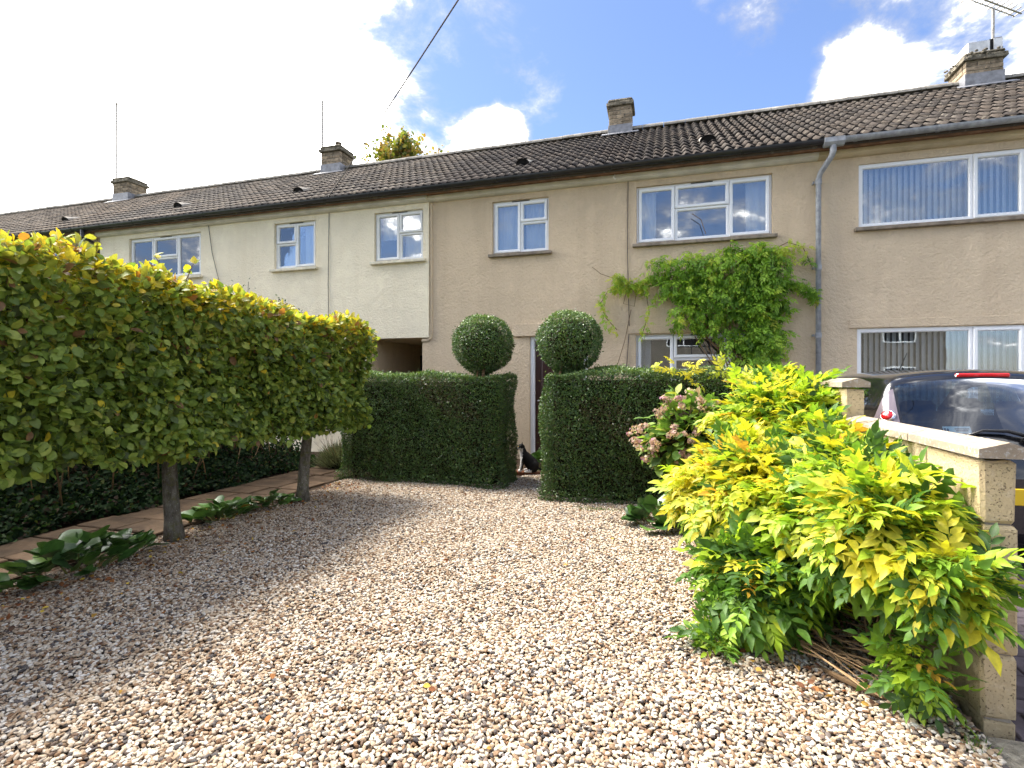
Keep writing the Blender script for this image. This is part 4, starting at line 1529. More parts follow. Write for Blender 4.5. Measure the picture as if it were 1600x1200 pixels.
hornbeam(0.2, 2.55, 1.75, -4.02, 'nearest pleached hornbeam crown, filling the left edge of the picture', (0.02, 0), 1)
hornbeam(2.55, 4.15, 3.37, -4.00, 'pleached hornbeam whose trunk stands between two clumps of big leaves', (-0.06, -0.03), 2)
hornbeam(4.15, 5.42, 4.84, -3.88, 'farthest pleached hornbeam with a leaning trunk, next to the left hedge', (0.10, 0.06), 3, True)

# ------------------------------------------------------------------ ivy bank and mixed hedge behind the path
IVY = [(.016, .036, .014), (.022, .05, .018), (.03, .066, .02), (.05, .085, .03), (.10, .12, .035), (.05, .032, .02)]


def mixed_hedge():
    root = thing('mixed_hedge', 'dark overgrown hedge of shrubs beyond the flagged path', 'hedge', (-6.6, 4, 0))
    n = 26000
    y = rng.uniform(0.3, 7.0, n)
    top = 1.75 + 0.10 * y + 0.18 * np.sin(y * 2.1) + 0.12 * np.sin(y * 5.3)
    z = rng.uniform(0.35, 1, n) ** 0.8 * top
    x = -5.75 - 0.25 * np.sin(z * 2.0) + 0.12 * np.sin(y * 4 + z * 3) - rng.beta(1, 1.6, n) * 0.9
    P = np.stack([x, y, z], 1)
    N = unit(np.tile(np.array([1.0, -.3, .2]), (n, 1)) + rnd_unit(n))
    leaves(root, P, unit(rnd_unit(n) + np.array([.3, 0, -.3])), N, rng.uniform(.03, .06, n), rng.choice(6, n, p=[.26, .26, .2, .12, .06, .1]), IVY, [(SM_V, SM_F)], 'leaf_matte', 0)
    MB().cbox(-7.0, -6.35, 0.2, 6.9, 0.0, 1.75, 0.1).build('twig_core', 'twig_core', root)
    for k in range(90):
        yy = random.uniform(0.8, 6.8)
        xx = random.uniform(-6.1, -5.5)
        b = (xx, yy, 0.0)
        e = (xx + random.uniform(-.3, .3), yy + random.uniform(-.5, .5), random.uniform(0.5, 1.3))
        mid = ((b[0] + e[0]) / 2 + random.uniform(-.1, .1), (b[1] + e[1]) / 2, e[2] / 2)
        MB().tube([b, mid, e], [0.010, 0.007, 0.003], 5).build('stem', 'stem' if k % 3 else 'dry_stem', root)
    return root


mixed_hedge()


def rose_bush():
    root = thing('shrub', 'tall thin-leaved shrub showing above the hornbeams before the cream house', 'shrub', (-6.3, 6.3, 0))
    P = []
    for k in range(46):
        b = Vector((-6.2 + random.uniform(-.5, .5), 6.0 + random.uniform(-.9, .7), 0.3))
        hgt = random.uniform(2.0, 2.75) - abs(b.y - 5.9) * 0.25
        e = b + Vector((random.uniform(-.4, .5), random.uniform(-.4, .4), hgt - 0.3))
        mid = b.lerp(e, 0.5) + Vector((random.uniform(-.1, .1), 0, 0))
        MB().tube([b, mid, e], [0.011, 0.007, 0.003], 5).build('stem', 'stem', root)
        for i in range(110):
            t = random.uniform(0.35, 1.0)
            P.append(tuple(b.lerp(e, t) + Vector((random.gauss(0, .07), random.gauss(0, .07), random.gauss(0, .05)))))
    P = np.array(P)
    n = len(P)
    pal = [(.05, .075, .03), (.07, .10, .035), (.09, .11, .04), (.14, .13, .05), (.16, .08, .05), (.04, .06, .03)]
    leaves(root, P, rnd_unit(n), unit(rnd_unit(n) + np.array([0, 0, .5])), rng.uniform(.028, .05, n), rng.choice(6, n), pal, [(SM_V, SM_F)], 'leaf', 0)


rose_bush()


def ivy():
    n = 22000
    y = rng.uniform(0.3, 7.0, n)
    x = -5.28 - rng.beta(1.0, 1.3, n) * 0.75 + 0.06 * np.sin(y * 5)
    hgt = np.clip((-5.22 - x) * 0.75, 0.02, 0.6)
    z = hgt * rng.uniform(0.2, 1.1, n) + 0.02
    P = np.stack([x, y, z], 1)
    N = unit(np.array([.5, -.2, .8]) + rnd_unit(n) * 0.7)
    S = rng.uniform(.03, .065, n)
    V = np.array([(0, 0, 0), (-.4, .25, .03), (-.28, .6, .02), (0, 1, -.05), (.28, .6, .02), (.4, .25, .03), (0, .4, 0)], float)
    F = tri([(0, 6, 1), (1, 6, 2), (2, 6, 3), (3, 6, 4), (4, 6, 5), (5, 6, 0)])
    pal = np.array(IVY)[rng.choice(6, n, p=[.28, .28, .2, .1, .05, .09])]
    me = scatter_mesh('ivy', P, unit(rnd_unit(n) + np.array([.6, 0, -.2])), N, S, pal, (V, F), 'leaf_matte')
    tag(link('ivy', me, kind='stuff'), 'dark ivy carpeting the bank along the far side of the path', 'ivy')


ivy()

# ------------------------------------------------------------------ bergenia clumps


def round_leaf():
    V, F = [(0, 0, 0)], []
    rows = 4
    for r in range(1, rows + 1):
        t = r / rows
        w = 0.46 * math.sin(math.pi * (0.08 + 0.80 * t)) ** 0.75
        for c in range(5):
            u = (c - 2) / 2
            V.append((u * w, t - 0.10 * (u * u) * (1 if t > .6 else -0.3), 0.10 * abs(u) ** 1.5 - 0.22 * t * t + 0.02 * math.sin(c * 2.4 + r * 2)))
    for c in range(4):
        F.append((0, 2 + c, 1 + c))
    for r in range(rows - 1):
        for c in range(4):
            a = 1 + r * 5 + c
            F += [(a, a + 1, a + 6), (a, a + 6, a + 5)]
    return np.array(V, float), tri(F)


RL = round_leaf()
BERG = [(.045, .105, .024), (.065, .145, .030), (.09, .185, .036), (.13, .23, .05), (.035, .075, .025), (.42, .20, .03)]


def bergenia(cx, cy, rx, ry, n, size, label, zoff=0.0, hgt=0.14):
    root = thing('bergenia', label, 'plant', (cx, cy, zoff), 'bergenia clumps')
    a = rng.uniform(0, 2 * np.pi, n)
    r = np.sqrt(rng.random(n))
    P = np.stack([cx + rx * r * np.cos(a) * 0.8, cy + ry * r * np.sin(a) * 0.8, zoff + 0.03 + hgt * (1.1 - r) * rng.uniform(.4, 1.0, n)], 1)
    out = np.stack([np.cos(a), np.sin(a), np.zeros(n)], 1)
    Yd = unit(out * 0.9 + np.stack([rng.normal(0, .3, n), rng.normal(0, .3, n), rng.uniform(0.25, 1.3, n)], 1))
    Nd = unit(np.array([0, 0, 1.0]) + out * 0.1 + rng.normal(0, .25, (n, 3)))
    S = rng.uniform(.75, 1.15, n) * size
    cls = rng.choice(6, n, p=[.27, .29, .22, .1, .11, .01])
    leaves(root, P, Yd, Nd, S, cls, BERG, [RL], 'leaf_thick', n)
    for i in range(min(n, 14)):
        MB().tube([(cx + (P[i, 0] - cx) * .4, cy + (P[i, 1] - cy) * .4, zoff - 0.01), tuple(P[i] + Yd[i] * 0.03)], [0.007, 0.005], 5).build('stalk', 'stem_green', root)


bergenia(-3.98, 2.62, 0.22, 0.60, 95, 0.15, 'biggest clump of broad glossy leaves, at the left edge of the gravel', 0, 0.2)
bergenia(-4.12, 3.95, 0.20, 0.40, 62, 0.14, 'clump of broad leaves just past the first trunk', 0, 0.15)
bergenia(-4.02, 4.55, 0.17, 0.24, 34, 0.12, 'small clump of broad leaves touching the leaning trunk', 0, 0.13)
bergenia(-0.03, 4.92, 0.28, 0.28, 48, 0.17, 'broad-leaved clump at the foot of the pink-flowered shrub', 0, 0.2)
bergenia(-1.80, 7.62, 0.20, 0.18, 36, 0.17, 'broad-leaved clump behind the cat, beside the door', 0.03, 0.26)

# ------------------------------------------------------------------ lavender mound by the cream wall


def lavender():
    root = thing('lavender', 'grey-green lavender mound at the end of the path by the cream wall', 'plant', (-4.85, 6.95, 0))
    n = 3800
    N = rnd_unit(n)
    N[:, 2] = np.abs(N[:, 2])
    base = np.array([-4.85, 6.95, 0.02])
    P = base + N * np.array([.36, .34, .30]) * rng.uniform(.45, .95, n)[:, None]
    V = np.array([(-.03, 0, 0), (.03, 0, 0), (.012, .6, .02), (0, 1, 0), (-.012, .6, .02)], float)
    F = tri([(0, 1, 2), (0, 2, 4), (4, 2, 3)])
    pal = [(.10, .12, .075), (.15, .17, .11), (.20, .22, .15), (.08, .09, .06), (.13, .12, .10), (.07, .09, .05)]
    leaves(root, P, unit(N + rnd_unit(n) * .3 + np.array([0, 0, .5])), rnd_unit(n), rng.uniform(.10, .2, n), rng.choice(6, n), pal, [(V, F)], 'leaf', 0)
    MB().ball((-4.85, 6.95, 0.05), (.25, .24, .22), 10, 7).build('twig_core', 'twig_core', root)
    for k in range(26):
        a = random.uniform(0, 6.28)
        e = (-4.85 + .42 * math.cos(a) * random.uniform(.3, 1), 6.95 + .42 * math.sin(a), random.uniform(.4, .62))
        MB().tube([(-4.85 + .2 * math.cos(a), 6.95 + .2 * math.sin(a), .2), e], [.003, .002], 4).build('flower_stalk', 'dry_stem', root)


lavender()

# ------------------------------------------------------------------ garden wall


def garden_wall():
    root = thing('garden_wall', 'buff concrete block wall with sloped coping, beside the parked car', 'wall', (1.235, 2.4, 0))
    x0, x1 = 1.18, 1.288
    z0, course = -0.18, 0.25
    ends = [(2.405, 3.95, 5), (3.95, 8.40, 6)]
    core = MB()
    core.box(x0 + 0.013, x1 - 0.013, 2.424, 8.39, -0.25, 1.06)
    core.box(x0 + 0.02, x1 - 0.02, 3.98, 8.39, 1.06, 1.30)
    core.build('mortar_core', 'mortar', root)
    for (ya, yb, nrow) in ends:
        for r in range(nrow):
            za = z0 + course * r
            zb = za + course - 0.012
            y = ya - (0.0 if r % 2 == 0 else 0.22) + (0.0)
            first = True
            while y < yb - 0.02:
                a, b = max(y, ya), min(y + 0.44, yb)
                if b - a > 0.05:
                    j = random.uniform(-.004, .004)
                    MB().cbox(x0 + j, x1 + random.uniform(-.003, .003), a + 0.005, b - 0.005, za, zb, 0.009, 0.005).build('block', 'block', root)
                y += 0.45
    for (ya, yb, zc) in ((2.37, 3.94, 1.072), (3.93, 8.40, 1.322)):
        y = ya
        k = 0
        while y < yb - 0.02:
            b = min(y + 0.6, yb)
            cx = (x0 + x1) / 2
            hw = 0.083
            jz = random.uniform(-.003, .003)
            MB().prism_y([(cx - hw, zc + jz), (cx + hw, zc + jz), (cx + hw, zc + 0.034 + jz), (cx + 0.015, zc + 0.062 + jz), (cx - hw, zc + 0.034 + jz)], y + 0.004, b - 0.004).build('coping_stone', 'coping', root)
            y = b
            k += 1
    MB().cbox(1.12, 1.45, 2.0, 2.40, -0.08, 0.012, 0.01, 0.004).build('footing', 'footing', root)


garden_wall()

# block paving of the neighbouring drive, the rows in view beside the wall end
drive = bpy.data.objects['neighbour_drive']
pv = MB().cbox(-0.098, 0.098, -0.048, 0.048, -0.05, 0.010, 0.005).mesh('paver', 'paving')
for i in range(4):
    for j in range(22):
        o = bpy.data.objects.new('paver', pv)
        C.objects.link(o)
        o.parent = drive
        o.location = (1.40 + i * 0.203 + (0.1 if j % 2 else 0), 2.25 + j * 0.103, 0.0 + random.uniform(-.002, .002))

# ------------------------------------------------------------------ golden wisteria sprawling over the wall
WI = [(.60, .53, .035), (.66, .60, .07), (.47, .52, .035), (.33, .47, .035), (.21, .36, .030), (.10, .21, .028), (.055, .125, .022), (.62, .36, .045)]
PIN = [pinnate(4, random.Random(3), 0.22), pinnate(4, random.Random(9), 0.40), pinnate(3, random.Random(15), 0.30, 0.066, 0.38), pinnate(4, random.Random(21), 0.15)]


def lobes_sample(lobes, dens):
    """points near the surfaces of ellipsoid lobes; returns positions, normals, lobe index"""
    Ps, Ns, Is = [], [], []
    for k, (c, r, mult) in enumerate(lobes):
        area = 4 * math.pi * ((r[0] * r[1]) ** 1.6 / 3 + (r[0] * r[2]) ** 1.6 / 3 + (r[1] * r[2]) ** 1.6 / 3) ** (1 / 1.6)
        n = int(area * dens * mult)
        N = rnd_unit(n)
        rr = rng.uniform(0.62, 1.02, n)
        w = 1 + 0.16 * np.sin(N[:, 0] * 5 + N[:, 2] * 4 + k) + 0.15 * np.sin(N[:, 1] * 7 + N[:, 2] * 6 + 2 * k)
        P = np.array(c) + N * np.array(r) * (rr * w)[:, None]
        keep = P[:, 2] > 0.04
        Ps.append(P[keep])
        Ns.append(unit(N / np.array(r))[keep])
        Is.append(np.full(keep.sum(), k))
    return np.concatenate(Ps), np.concatenate(Ns), np.concatenate(Is)


def front_wisteria():
    root = thing('golden_wisteria', 'sprawling wisteria turning bright yellow, spilling over the block wall onto the gravel', 'shrub', (0.9, 3.4, 0))
    #        centre, radii, density, colour weights
    lobes = [((.62, 3.66, .66), (.48, .60, .36), 1.0),
             ((.90, 4.45, 1.08), (.44, .60, .32), 1.0),
             ((.92, 2.62, .71), (.27, .34, .29), 1.0),
             ((1.02, 2.29, .62), (.16, .11, .16), 1.2),
             ((.96, 3.15, .86), (.22, .50, .18), 1.0),
             ((.50, 3.10, .28), (.32, .40, .24), 0.8),
             ((.95, 2.44, .20), (.08, .12, .17), 0.9),
             ((.26, 2.82, .06), (.12, .12, .09), 1.2),
             ((.95, 5.05, 1.20), (.26, .40, .26), 1.0),
             ((.28, 4.0, .52), (.22, .32, .26), 1.0),
             ((.76, 3.08, .66), (.26, .32, .22), 0.8),
             ((.98, 3.80, .96), (.24, .36, .18), 0.7)]
    W = [(.30, .22, .24, .13, .05, .02, .01, .05), (.14, .12, .30, .28, .12, .03, .01, .01), (.20, .18, .28, .22, .08, .03, .01, .01), (.20, .16, .28, .24, .08, .03, .01, .00),
         (.10, .08, .24, .30, .18, .07, .03, .01), (.03, .02, .06, .16, .26, .28, .17, .02), (.03, .02, .10, .30, .30, .15, .09, .01), (.05, .03, .12, .35, .30, .1, .03, .02),
         (.26, .20, .28, .18, .05, .01, .01, .01), (.38, .22, .20, .10, .03, .01, .01, .05), (.16, .12, .24, .26, .14, .05, .02, .01), (.12, .1, .28, .3, .14, .04, .01, .01)]
    P, N, I = lobes_sample(lobes, 450)
    ok = P[:, 0] < 1.14
    ok |= (P[:, 2] > 1.2) & (P[:, 1] > 3.9)
    ok |= (P[:, 1] < 2.34)
    P, N, I = P[ok], N[ok], I[ok]
    n = len(P)
    cls = np.zeros(n, int)
    for k in range(len(lobes)):
        s = I == k
        cls[s] = rng.choice(8, s.sum(), p=np.array(W[k]) / sum(W[k]))
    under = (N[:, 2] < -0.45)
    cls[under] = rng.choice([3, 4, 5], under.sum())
    deep = np.zeros(n, bool)
    Yd = unit(N * 0.9 + rnd_unit(n) * 0.45 + np.array([-.12, -.1, -0.22]))
    Nd = unit(np.array([-.15, -.12, 0.9]) + N * 0.55 + rnd_unit(n) * 0.35)
    S = rng.uniform(.10, .26, n)
    S[(I == 6) | (I == 7)] *= 0.6
    S[I == 3] *= 0.85
    P = P - Yd * S[:, None] * 0.45
    d = np.linalg.norm(P - np.array([0, 0, H]), axis=1)
    toward = (N * unit(np.array([0, 0, H]) - P)).sum(1)
    score = S / d * np.where(toward > 0, 1, .3)
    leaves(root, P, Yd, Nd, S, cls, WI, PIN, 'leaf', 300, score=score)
    # inner dark filling of small leaves and stems
    P2, N2, I2 = lobes_sample([(c, tuple(x * .72 for x in r), m) for c, r, m in lobes], 300)
    ok = P2[:, 0] < 1.14
    P2, N2 = P2[ok], N2[ok]
    n2 = len(P2)
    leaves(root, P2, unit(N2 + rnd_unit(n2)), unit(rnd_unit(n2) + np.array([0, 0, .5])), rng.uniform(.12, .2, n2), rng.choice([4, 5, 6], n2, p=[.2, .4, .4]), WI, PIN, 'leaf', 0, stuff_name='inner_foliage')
    for k in range(60):
        c, r, m = random.choice([lobes[i] for i in (0, 1, 4, 5, 8, 9)])
        a = rnd_unit(1)[0]
        e = Vector(c) + Vector((a[0] * r[0], a[1] * r[1], a[2] * r[2])) * 0.8
        e.x = min(e.x, 1.1)
        b = Vector((1.05 + random.uniform(-.1, .05), c[1] + random.uniform(.1, .4), 0.0))
        mid = b.lerp(e, .5) + Vector((random.uniform(-.08, .04), random.uniform(-.1, .1), random.uniform(0, .15)))
        MB().tube([b, mid, e], [0.007, 0.005, 0.003], 5).build('stem', 'stem', root)
    for k in range(12):
        b = Vector((1.0 + random.uniform(-.06, .06), 2.75 + random.uniform(-.1, .15), 0.0))
        e = Vector((.92 + random.uniform(-.12, .12), 2.6 + random.uniform(-.15, .15), random.uniform(.5, .8)))
        MB().tube([b, b.lerp(e, .5) + Vector((.03, .04, 0)), e], [0.006, 0.004, 0.003], 5).build('stem', 'stem', root)


front_wisteria()


def hydrangea():
    root = thing('hydrangea', 'bush with faded pink flower heads in front of the right hedge', 'shrub', (.2, 5.0, 0))
    lobes = [((.32, 5.02, .86), (.44, .36, .38), 1.0), ((.12, 4.92, .77), (.25, .24, .22), 1.0)]
    P, N, I = lobes_sample(lobes, 420)
    n = len(P)
    pal = [(.10, .19, .035), (.15, .26, .045), (.22, .33, .05), (.32, .36, .06), (.07, .13, .03), (.30, .20, .08)]
    cls = rng.choice(6, n, p=[.24, .28, .2, .12, .12, .04])
    Yd = unit(N * .8 + rnd_unit(n) * .5 + np.array([0, -.05, -.15]))
    Nd = unit(N * .5 + np.array([-.1, -.1, .8]) + rnd_unit(n) * .35)
    d = np.linalg.norm(P - np.array([0, 0, H]), axis=1)
    leaves(root, P, Yd, Nd, rng.uniform(.075, .13, n), cls, pal, [(OV_V, OV_F)], 'leaf', 220, score=1 / d + (N[:, 1] < 0) * 1.0)
    MB().ball((.2, 5.05, .8), (.30, .24, .28), 10, 7).build('twig_core', 'twig_core', root)
    spots = [(-.22, -.7, .15), (-.75, -.5, .25), (-.9, -.4, -.15), (-.5, -.6, .6), (-.15, -.6, .8), (.2, -.6, .75), (.1, -.9, .15), (.45, -.8, -.05), (-.55, -.8, -.1),
             (-.35, -.3, .9), (.05, -.2, 1), (.5, -.5, .65), (-.1, -.95, -.2), (.55, -.8, .3), (-.75, -.65, -.35), (-.95, -.25, .1), (.3, -.85, -.3)]
    fl = [(.46, .30, .25), (.54, .41, .32), (.38, .22, .21), (.52, .44, .30), (.48, .22, .33)]
    PV = np.array([(0, 0, 0), (-.5, .5, .06), (0, 1, .02), (.5, .5, .06)], float)
    PF = tri([(0, 3, 2), (0, 2, 1)])
    for s in spots:
        sv = unit(np.array(s, float))
        lc = np.array([.22, 4.99, .84])
        c = lc + sv * np.array([.50, .40, .42])
        nn = random.randint(70, 120)
        q3 = random.uniform(.7, 1.25)
        Nn = unit(rnd_unit(nn) + sv * 0.6)
        subc = rng.normal(0, .026, (4, 3))[rng.integers(0, 4, nn)]
        Pp = c + subc + Nn * np.array([.042, .042, .026]) * q3 * rng.uniform(.6, 1.15, nn)[:, None]
        pc = np.array(fl)[rng.choice(5, nn, p=random.choice(([.3, .3, .2, .15, .05], [.1, .4, .05, .4, .05], [.3, .1, .3, .1, .2])))]
        me = scatter_mesh('flower_head', Pp, unit(np.cross(Nn, rnd_unit(nn))), Nn, rng.uniform(.018, .030, nn), pc, (PV, PF), 'leaf')
        link('flower_head', me, root)
        b = lc + (c - lc) * .2
        MB().tube([tuple(b), tuple(c)], [.006, .004], 5).build('stem', 'stem', root)
    for k in range(9):
        MB().tube([(.2 + random.uniform(-.1, .1), 5.05, 0), (.2 + random.uniform(-.3, .3), 5.0 + random.uniform(-.2, .2), .75)], [.012, .006], 5).build('stem', 'stem', root)


hydrangea()


def wall_wisteria():
    root = thing('wall_creeper', 'bright green creeper trained on the tan wall above the ground-floor window', 'climber', (1.2, D - 0.15, 0))
    # lobes on the wall as (x, z, rx, rz)
    L = [(.25, 3.12, .55, .22), (.95, 3.02, .60, .36), (1.45, 2.95, .38, .48), (1.35, 2.5, .42, .42), (.75, 2.62, .55, .36), (.30, 2.85, .40, .22), (1.38, 2.05, .30, .40), (1.36, 1.62, .28, .3), (.62, 2.28, .24, .22),
         (1.5, 1.95, .25, .3), (.98, 1.98, .16, .22), (1.25, 3.28, .35, .12), (.20, 2.36, .12, .20)]
    pal = [(.15, .29, .028), (.20, .36, .034), (.27, .44, .040), (.38, .52, .055), (.10, .20, .022), (.46, .50, .06)]
    Ps = []
    for (x, z, rx, rz) in L:
        n = int(rx * rz * 1500)
        a, r = rng.uniform(0, 2 * np.pi, n), np.sqrt(rng.random(n))
        r = r * (1 + 0.16 * np.sin(a * 5 + x * 7) + 0.10 * np.sin(a * 9 + z * 5))
        bul = 0.34 * np.clip(1 - 0.65 * r ** 2, .15, 1)
        Ps.append(np.stack([x + rx * r * np.cos(a), D - 0.03 - bul * rng.uniform(.15, 1, n), z + rz * r * np.sin(a)], 1))
    runners = [[(-.15, 2.98), (-.42, 2.86), (-.72, 3.02), (-.66, 2.84), (-.3, 2.84)], [(-.66, 2.86), (-.86, 2.82), (-.98, 2.62), (-.90, 2.38), (-.72, 2.18)], [(-.28, 2.8), (-.22, 2.45), (-.34, 2.05)],
               [(1.5, 3.28), (1.75, 3.40), (1.95, 3.32), (2.06, 3.05)], [(1.6, 2.85), (1.85, 2.78), (2.06, 2.68), (2.1, 2.55)], [(1.0, 3.4), (.95, 3.2), (.98, 3.5)]]
    rw = [280, 60, 34, 40, 150, 20]
    for rn, cnt in zip(runners, rw):
        pts = [Vector((x, D - .06 - .03 * random.random(), z)) for x, z in rn]
        MB().tube(pts, 0.006, 5).build('stem', 'stem', root)
        for i in range(cnt):
            k = random.randrange(len(pts) - 1)
            p = pts[k].lerp(pts[k + 1], random.random())
            Ps.append(np.array([[p.x + random.gauss(0, .035), p.y - random.uniform(0, .08), p.z + random.gauss(0, .04)]]))
    P = np.concatenate(Ps)
    n = len(P)
    Yd = unit(rnd_unit(n) * .55 + np.array([0, -.45, -.45]) + np.stack([np.sign(rng.normal(size=n)) * .4, np.zeros(n), np.zeros(n)], 1))
    Nd = unit(np.array([-.1, -.55, .75]) + rnd_unit(n) * .4)
    S = rng.uniform(.10, .20, n)
    thin = (P[:, 0] < -.1) | (P[:, 0] > 1.75)
    S[thin] *= .62
    cls = rng.choice(6, n, p=[.27, .28, .2, .08, .15, .02])
    cls[(P[:, 2] > 3.2) & (rng.random(n) < .5)] = 3
    m_ = (P[:, 0] < -.2)
    cls[m_] = rng.choice([2, 3, 5], m_.sum())
    m_ = (P[:, 0] > 1.55) & (P[:, 2] > 3.25)
    cls[m_] = rng.choice([3, 5], m_.sum())
    leaves(root, P, Yd, Nd, S, cls, pal, PIN, 'leaf', 300, score=-P[:, 1] + .05 * rng.random(n))
    for k in range(16):
        b = Vector((1.45 + random.uniform(-.15, .1), D - .05, random.uniform(.1, 1.6)))
        x, z, rx, rz = random.choice(L)
        e = Vector((x + random.uniform(-rx, rx) * .7, D - .08, z + random.uniform(-rz, rz) * .7))
        MB().tube([b, b.lerp(e, .5) + Vector((random.uniform(-.15, .15), -.04, 0)), e], [.014, .009, .004], 6).build('stem', 'stem', root)
    MB().tube([(1.5, D - .06, -.02), (1.46, D - .08, .8), (1.5, D - .05, 1.8)], [.03, .025, .018], 8).build('trunk', 'stem', root)
    # bare tendrils
    for pts in ([(-.74, 3.0), (-.98, 3.1), (-1.12, 3.22)], [(-.56, 2.86), (-.62, 2.6), (-.45, 2.55), (-.42, 2.75)], [(-.5, 2.5), (-.6, 2.0), (-.72, 1.6)], [(.9, 3.4), (.78, 3.25), (.7, 3.1)], [(.62, 3.62), (.55, 3.85), (.42, 3.95)]):
        MB().tube([(x, D - .05, z) for x, z in pts], .005, 5).build('tendril', 'stem', root)


wall_wisteria()

# leaf cluster tips of the golden wisteria straying on the right hedge's top
def stray():
    root = thing('wisteria_shoot', 'few yellow wisteria leaves straying along the top of the right hedge', 'plant', (.25, 5.62, 1.40))
    pts = [(.75, 5.62, 1.40), (.45, 5.6, 1.50), (.2, 5.58, 1.47), (-.02, 5.6, 1.50)]
    MB().tube(pts, .005, 5).build('stem', 'stem_green', root)
    P = []
    for c, k in (((-.02, 5.6, 1.5), 5), ((.12, 5.58, 1.5), 5), ((.28, 5.56, 1.48), 7), ((.31, 5.54, 1.36), 4), ((.6, 5.6, 1.47), 5)):
        for i in range(k):
            P.append([c[0] + random.gauss(0, .03), c[1] + random.gauss(0, .02), c[2] + random.gauss(0, .02)])
    P = np.array(P)
    n = len(P)
    leaves(root, P, unit(rnd_unit(n) + np.array([0, -.3, .2])), unit(rnd_unit(n) * .5 + np.array([0, -.5, .7])), rng.uniform(.10, .17, n), rng.choice([0, 1, 2], n), WI, PIN, 'leaf', n)


stray()

# ------------------------------------------------------------------ dry prunings, litter, weeds


def prunings():
    root = thing('dry_stems', 'tangle of dry brown stems lying on the gravel below the yellow wisteria', 'dead stems', (.8, 2.8, 0))
    for k in range(46):
        a = Vector((random.uniform(.42, .8), random.uniform(2.85, 3.2), random.uniform(.01, .10)))
        ang = math.radians(random.gauss(-42, 16))
        L = random.uniform(.25, .62)
        e = a + Vector((math.cos(ang) * L, math.sin(ang) * L, random.uniform(-.02, .04)))
        e.z = max(e.z, .02)
        e.x = min(e.x, 1.14)
        mid = a.lerp(e, .5) + Vector((random.uniform(-.04, .04), random.uniform(-.04, .04), random.uniform(0, .06)))
        r = random.uniform(.002, .005)
        MB().tube([a, mid, e], [r, r, r * .6], 5).build('stem', 'dry_stem', root)
    MB().tube([(.70, 2.72, .02), (.74, 2.60, .05), (.86, 2.52, .035), (1.02, 2.50, .03)], [.010, .012, .010, .008], 7).build('branch', 'stem', root)


prunings()


def litter():
    n = 990
    x = np.concatenate([-4.1 + rng.beta(1.0, 3.6, 800) * 1.7, rng.uniform(.35, 1.15, 90), rng.uniform(-3.6, .6, 100)])
    x[-60:] -= 1.2
    y = np.concatenate([rng.uniform(1.7, 5.8, 800), rng.uniform(2.4, 3.3, 90), rng.uniform(1.6, 5.8, 100)])
    P = np.stack([x, y, np.full(n, .032) + rng.uniform(0, .008, n)], 1)
    pal = np.array([(.20, .075, .03), (.28, .12, .04), (.14, .06, .03), (.42, .24, .05), (.10, .055, .035), (.5, .36, .06)])[rng.choice(6, n, p=[.26, .24, .2, .1, .15, .05])]
    Yd = unit(np.stack([rng.normal(size=n), rng.normal(size=n), rng.normal(size=n) * .25], 1))
    Nd = unit(np.array([0, 0, 1.0]) + rng.normal(size=(n, 3)) * .4)
    me = scatter_mesh('fallen_leaves', P, Yd, Nd, rng.uniform(.018, .042, n), pal, (OV_V, OV_F), 'leaf_dead')
    tag(link('fallen_leaves', me, kind='stuff'), 'brown and orange fallen leaves scattered over the gravel', 'leaves')


litter()


def weeds():
    P, S = [], []
    for (cx, cy, rx, ry, n) in ((-.62, 5.35, .30, .07, 260), (.92, 1.95, .14, .08, 60), (.75, 1.9, .1, .06, 40), (.4, 3.9, .1, .2, 60), (-2.6, 6.0, .5, .06, 90), (-3.4, 5.95, .4, .06, 80), (1.1, 2.3, .04, .12, 50)):
        for i in range(n):
            P.append((cx + random.gauss(0, rx * .5), cy + random.gauss(0, ry * .5), .01))
    P = np.array(P)
    n = len(P)
    V = np.array([(-.06, 0, 0), (.06, 0, 0), (.03, .6, .05), (0, 1, .2)], float)
    F = tri([(0, 1, 2), (0, 2, 3)])
    pal = np.array([(.07, .13, .03), (.10, .18, .04), (.16, .22, .05)])[rng.choice(3, n)]
    me = scatter_mesh('weeds', P, unit(rnd_unit(n) + np.array([0, 0, 1.2])), rnd_unit(n), rng.uniform(.025, .06, n), pal, (V, F), 'leaf')
    tag(link('weeds', me, kind='stuff'), 'low green weeds growing in the gravel at the hedge foot', 'weeds')


weeds()

# ------------------------------------------------------------------ tree behind the roofs


def far_tree():
    root = thing('tree', 'yellowing tree top showing above the ridge of the cream house', 'tree', (-11.35, 20.5, 0))
    base = Vector((-11.35, 20.5, 0))
    MB().tube([base, base + Vector((.1, 0, 5)), base + Vector((-.1, .1, 9.5))], [.28, .2, .08], 10).build('trunk', 'bark', root)
    P = []
    for k in range(95):
        a = random.uniform(0, 6.28)
        z0 = random.uniform(6.8, 9.9)
        rr = random.uniform(.5, 2.1)
        e = base + Vector((math.cos(a) * rr, math.sin(a) * rr, z0 + random.uniform(1.4, 3.0)))
        e.z = min(e.z, 12.4 - .22 * rr * rr * .5)
        b = base + Vector((0, 0, z0))
        MB().tube([b, b.lerp(e, .5) + Vector((0, 0, .15)), e], [.035, .02, .008], 5).build('branch', 'bark', root)
        for i in range(130):
            t = random.uniform(.45, 1.05)
            P.append(tuple(b.lerp(e, t) + Vector((random.gauss(0, .17), random.gauss(0, .17), random.gauss(0, .12)))))
    P = np.array(P)
    n = len(P)
    pal = [(.13, .17, .035), (.18, .21, .04), (.26, .24, .045), (.32, .24, .05), (.10, .13, .03), (.30, .18, .05)]
    leaves(root, P, rnd_unit(n), rnd_unit(n), rng.uniform(.13, .24, n), rng.choice(6, n), pal, [(OV_V, OV_F)], 'leaf', 0, stuff_name='crown')


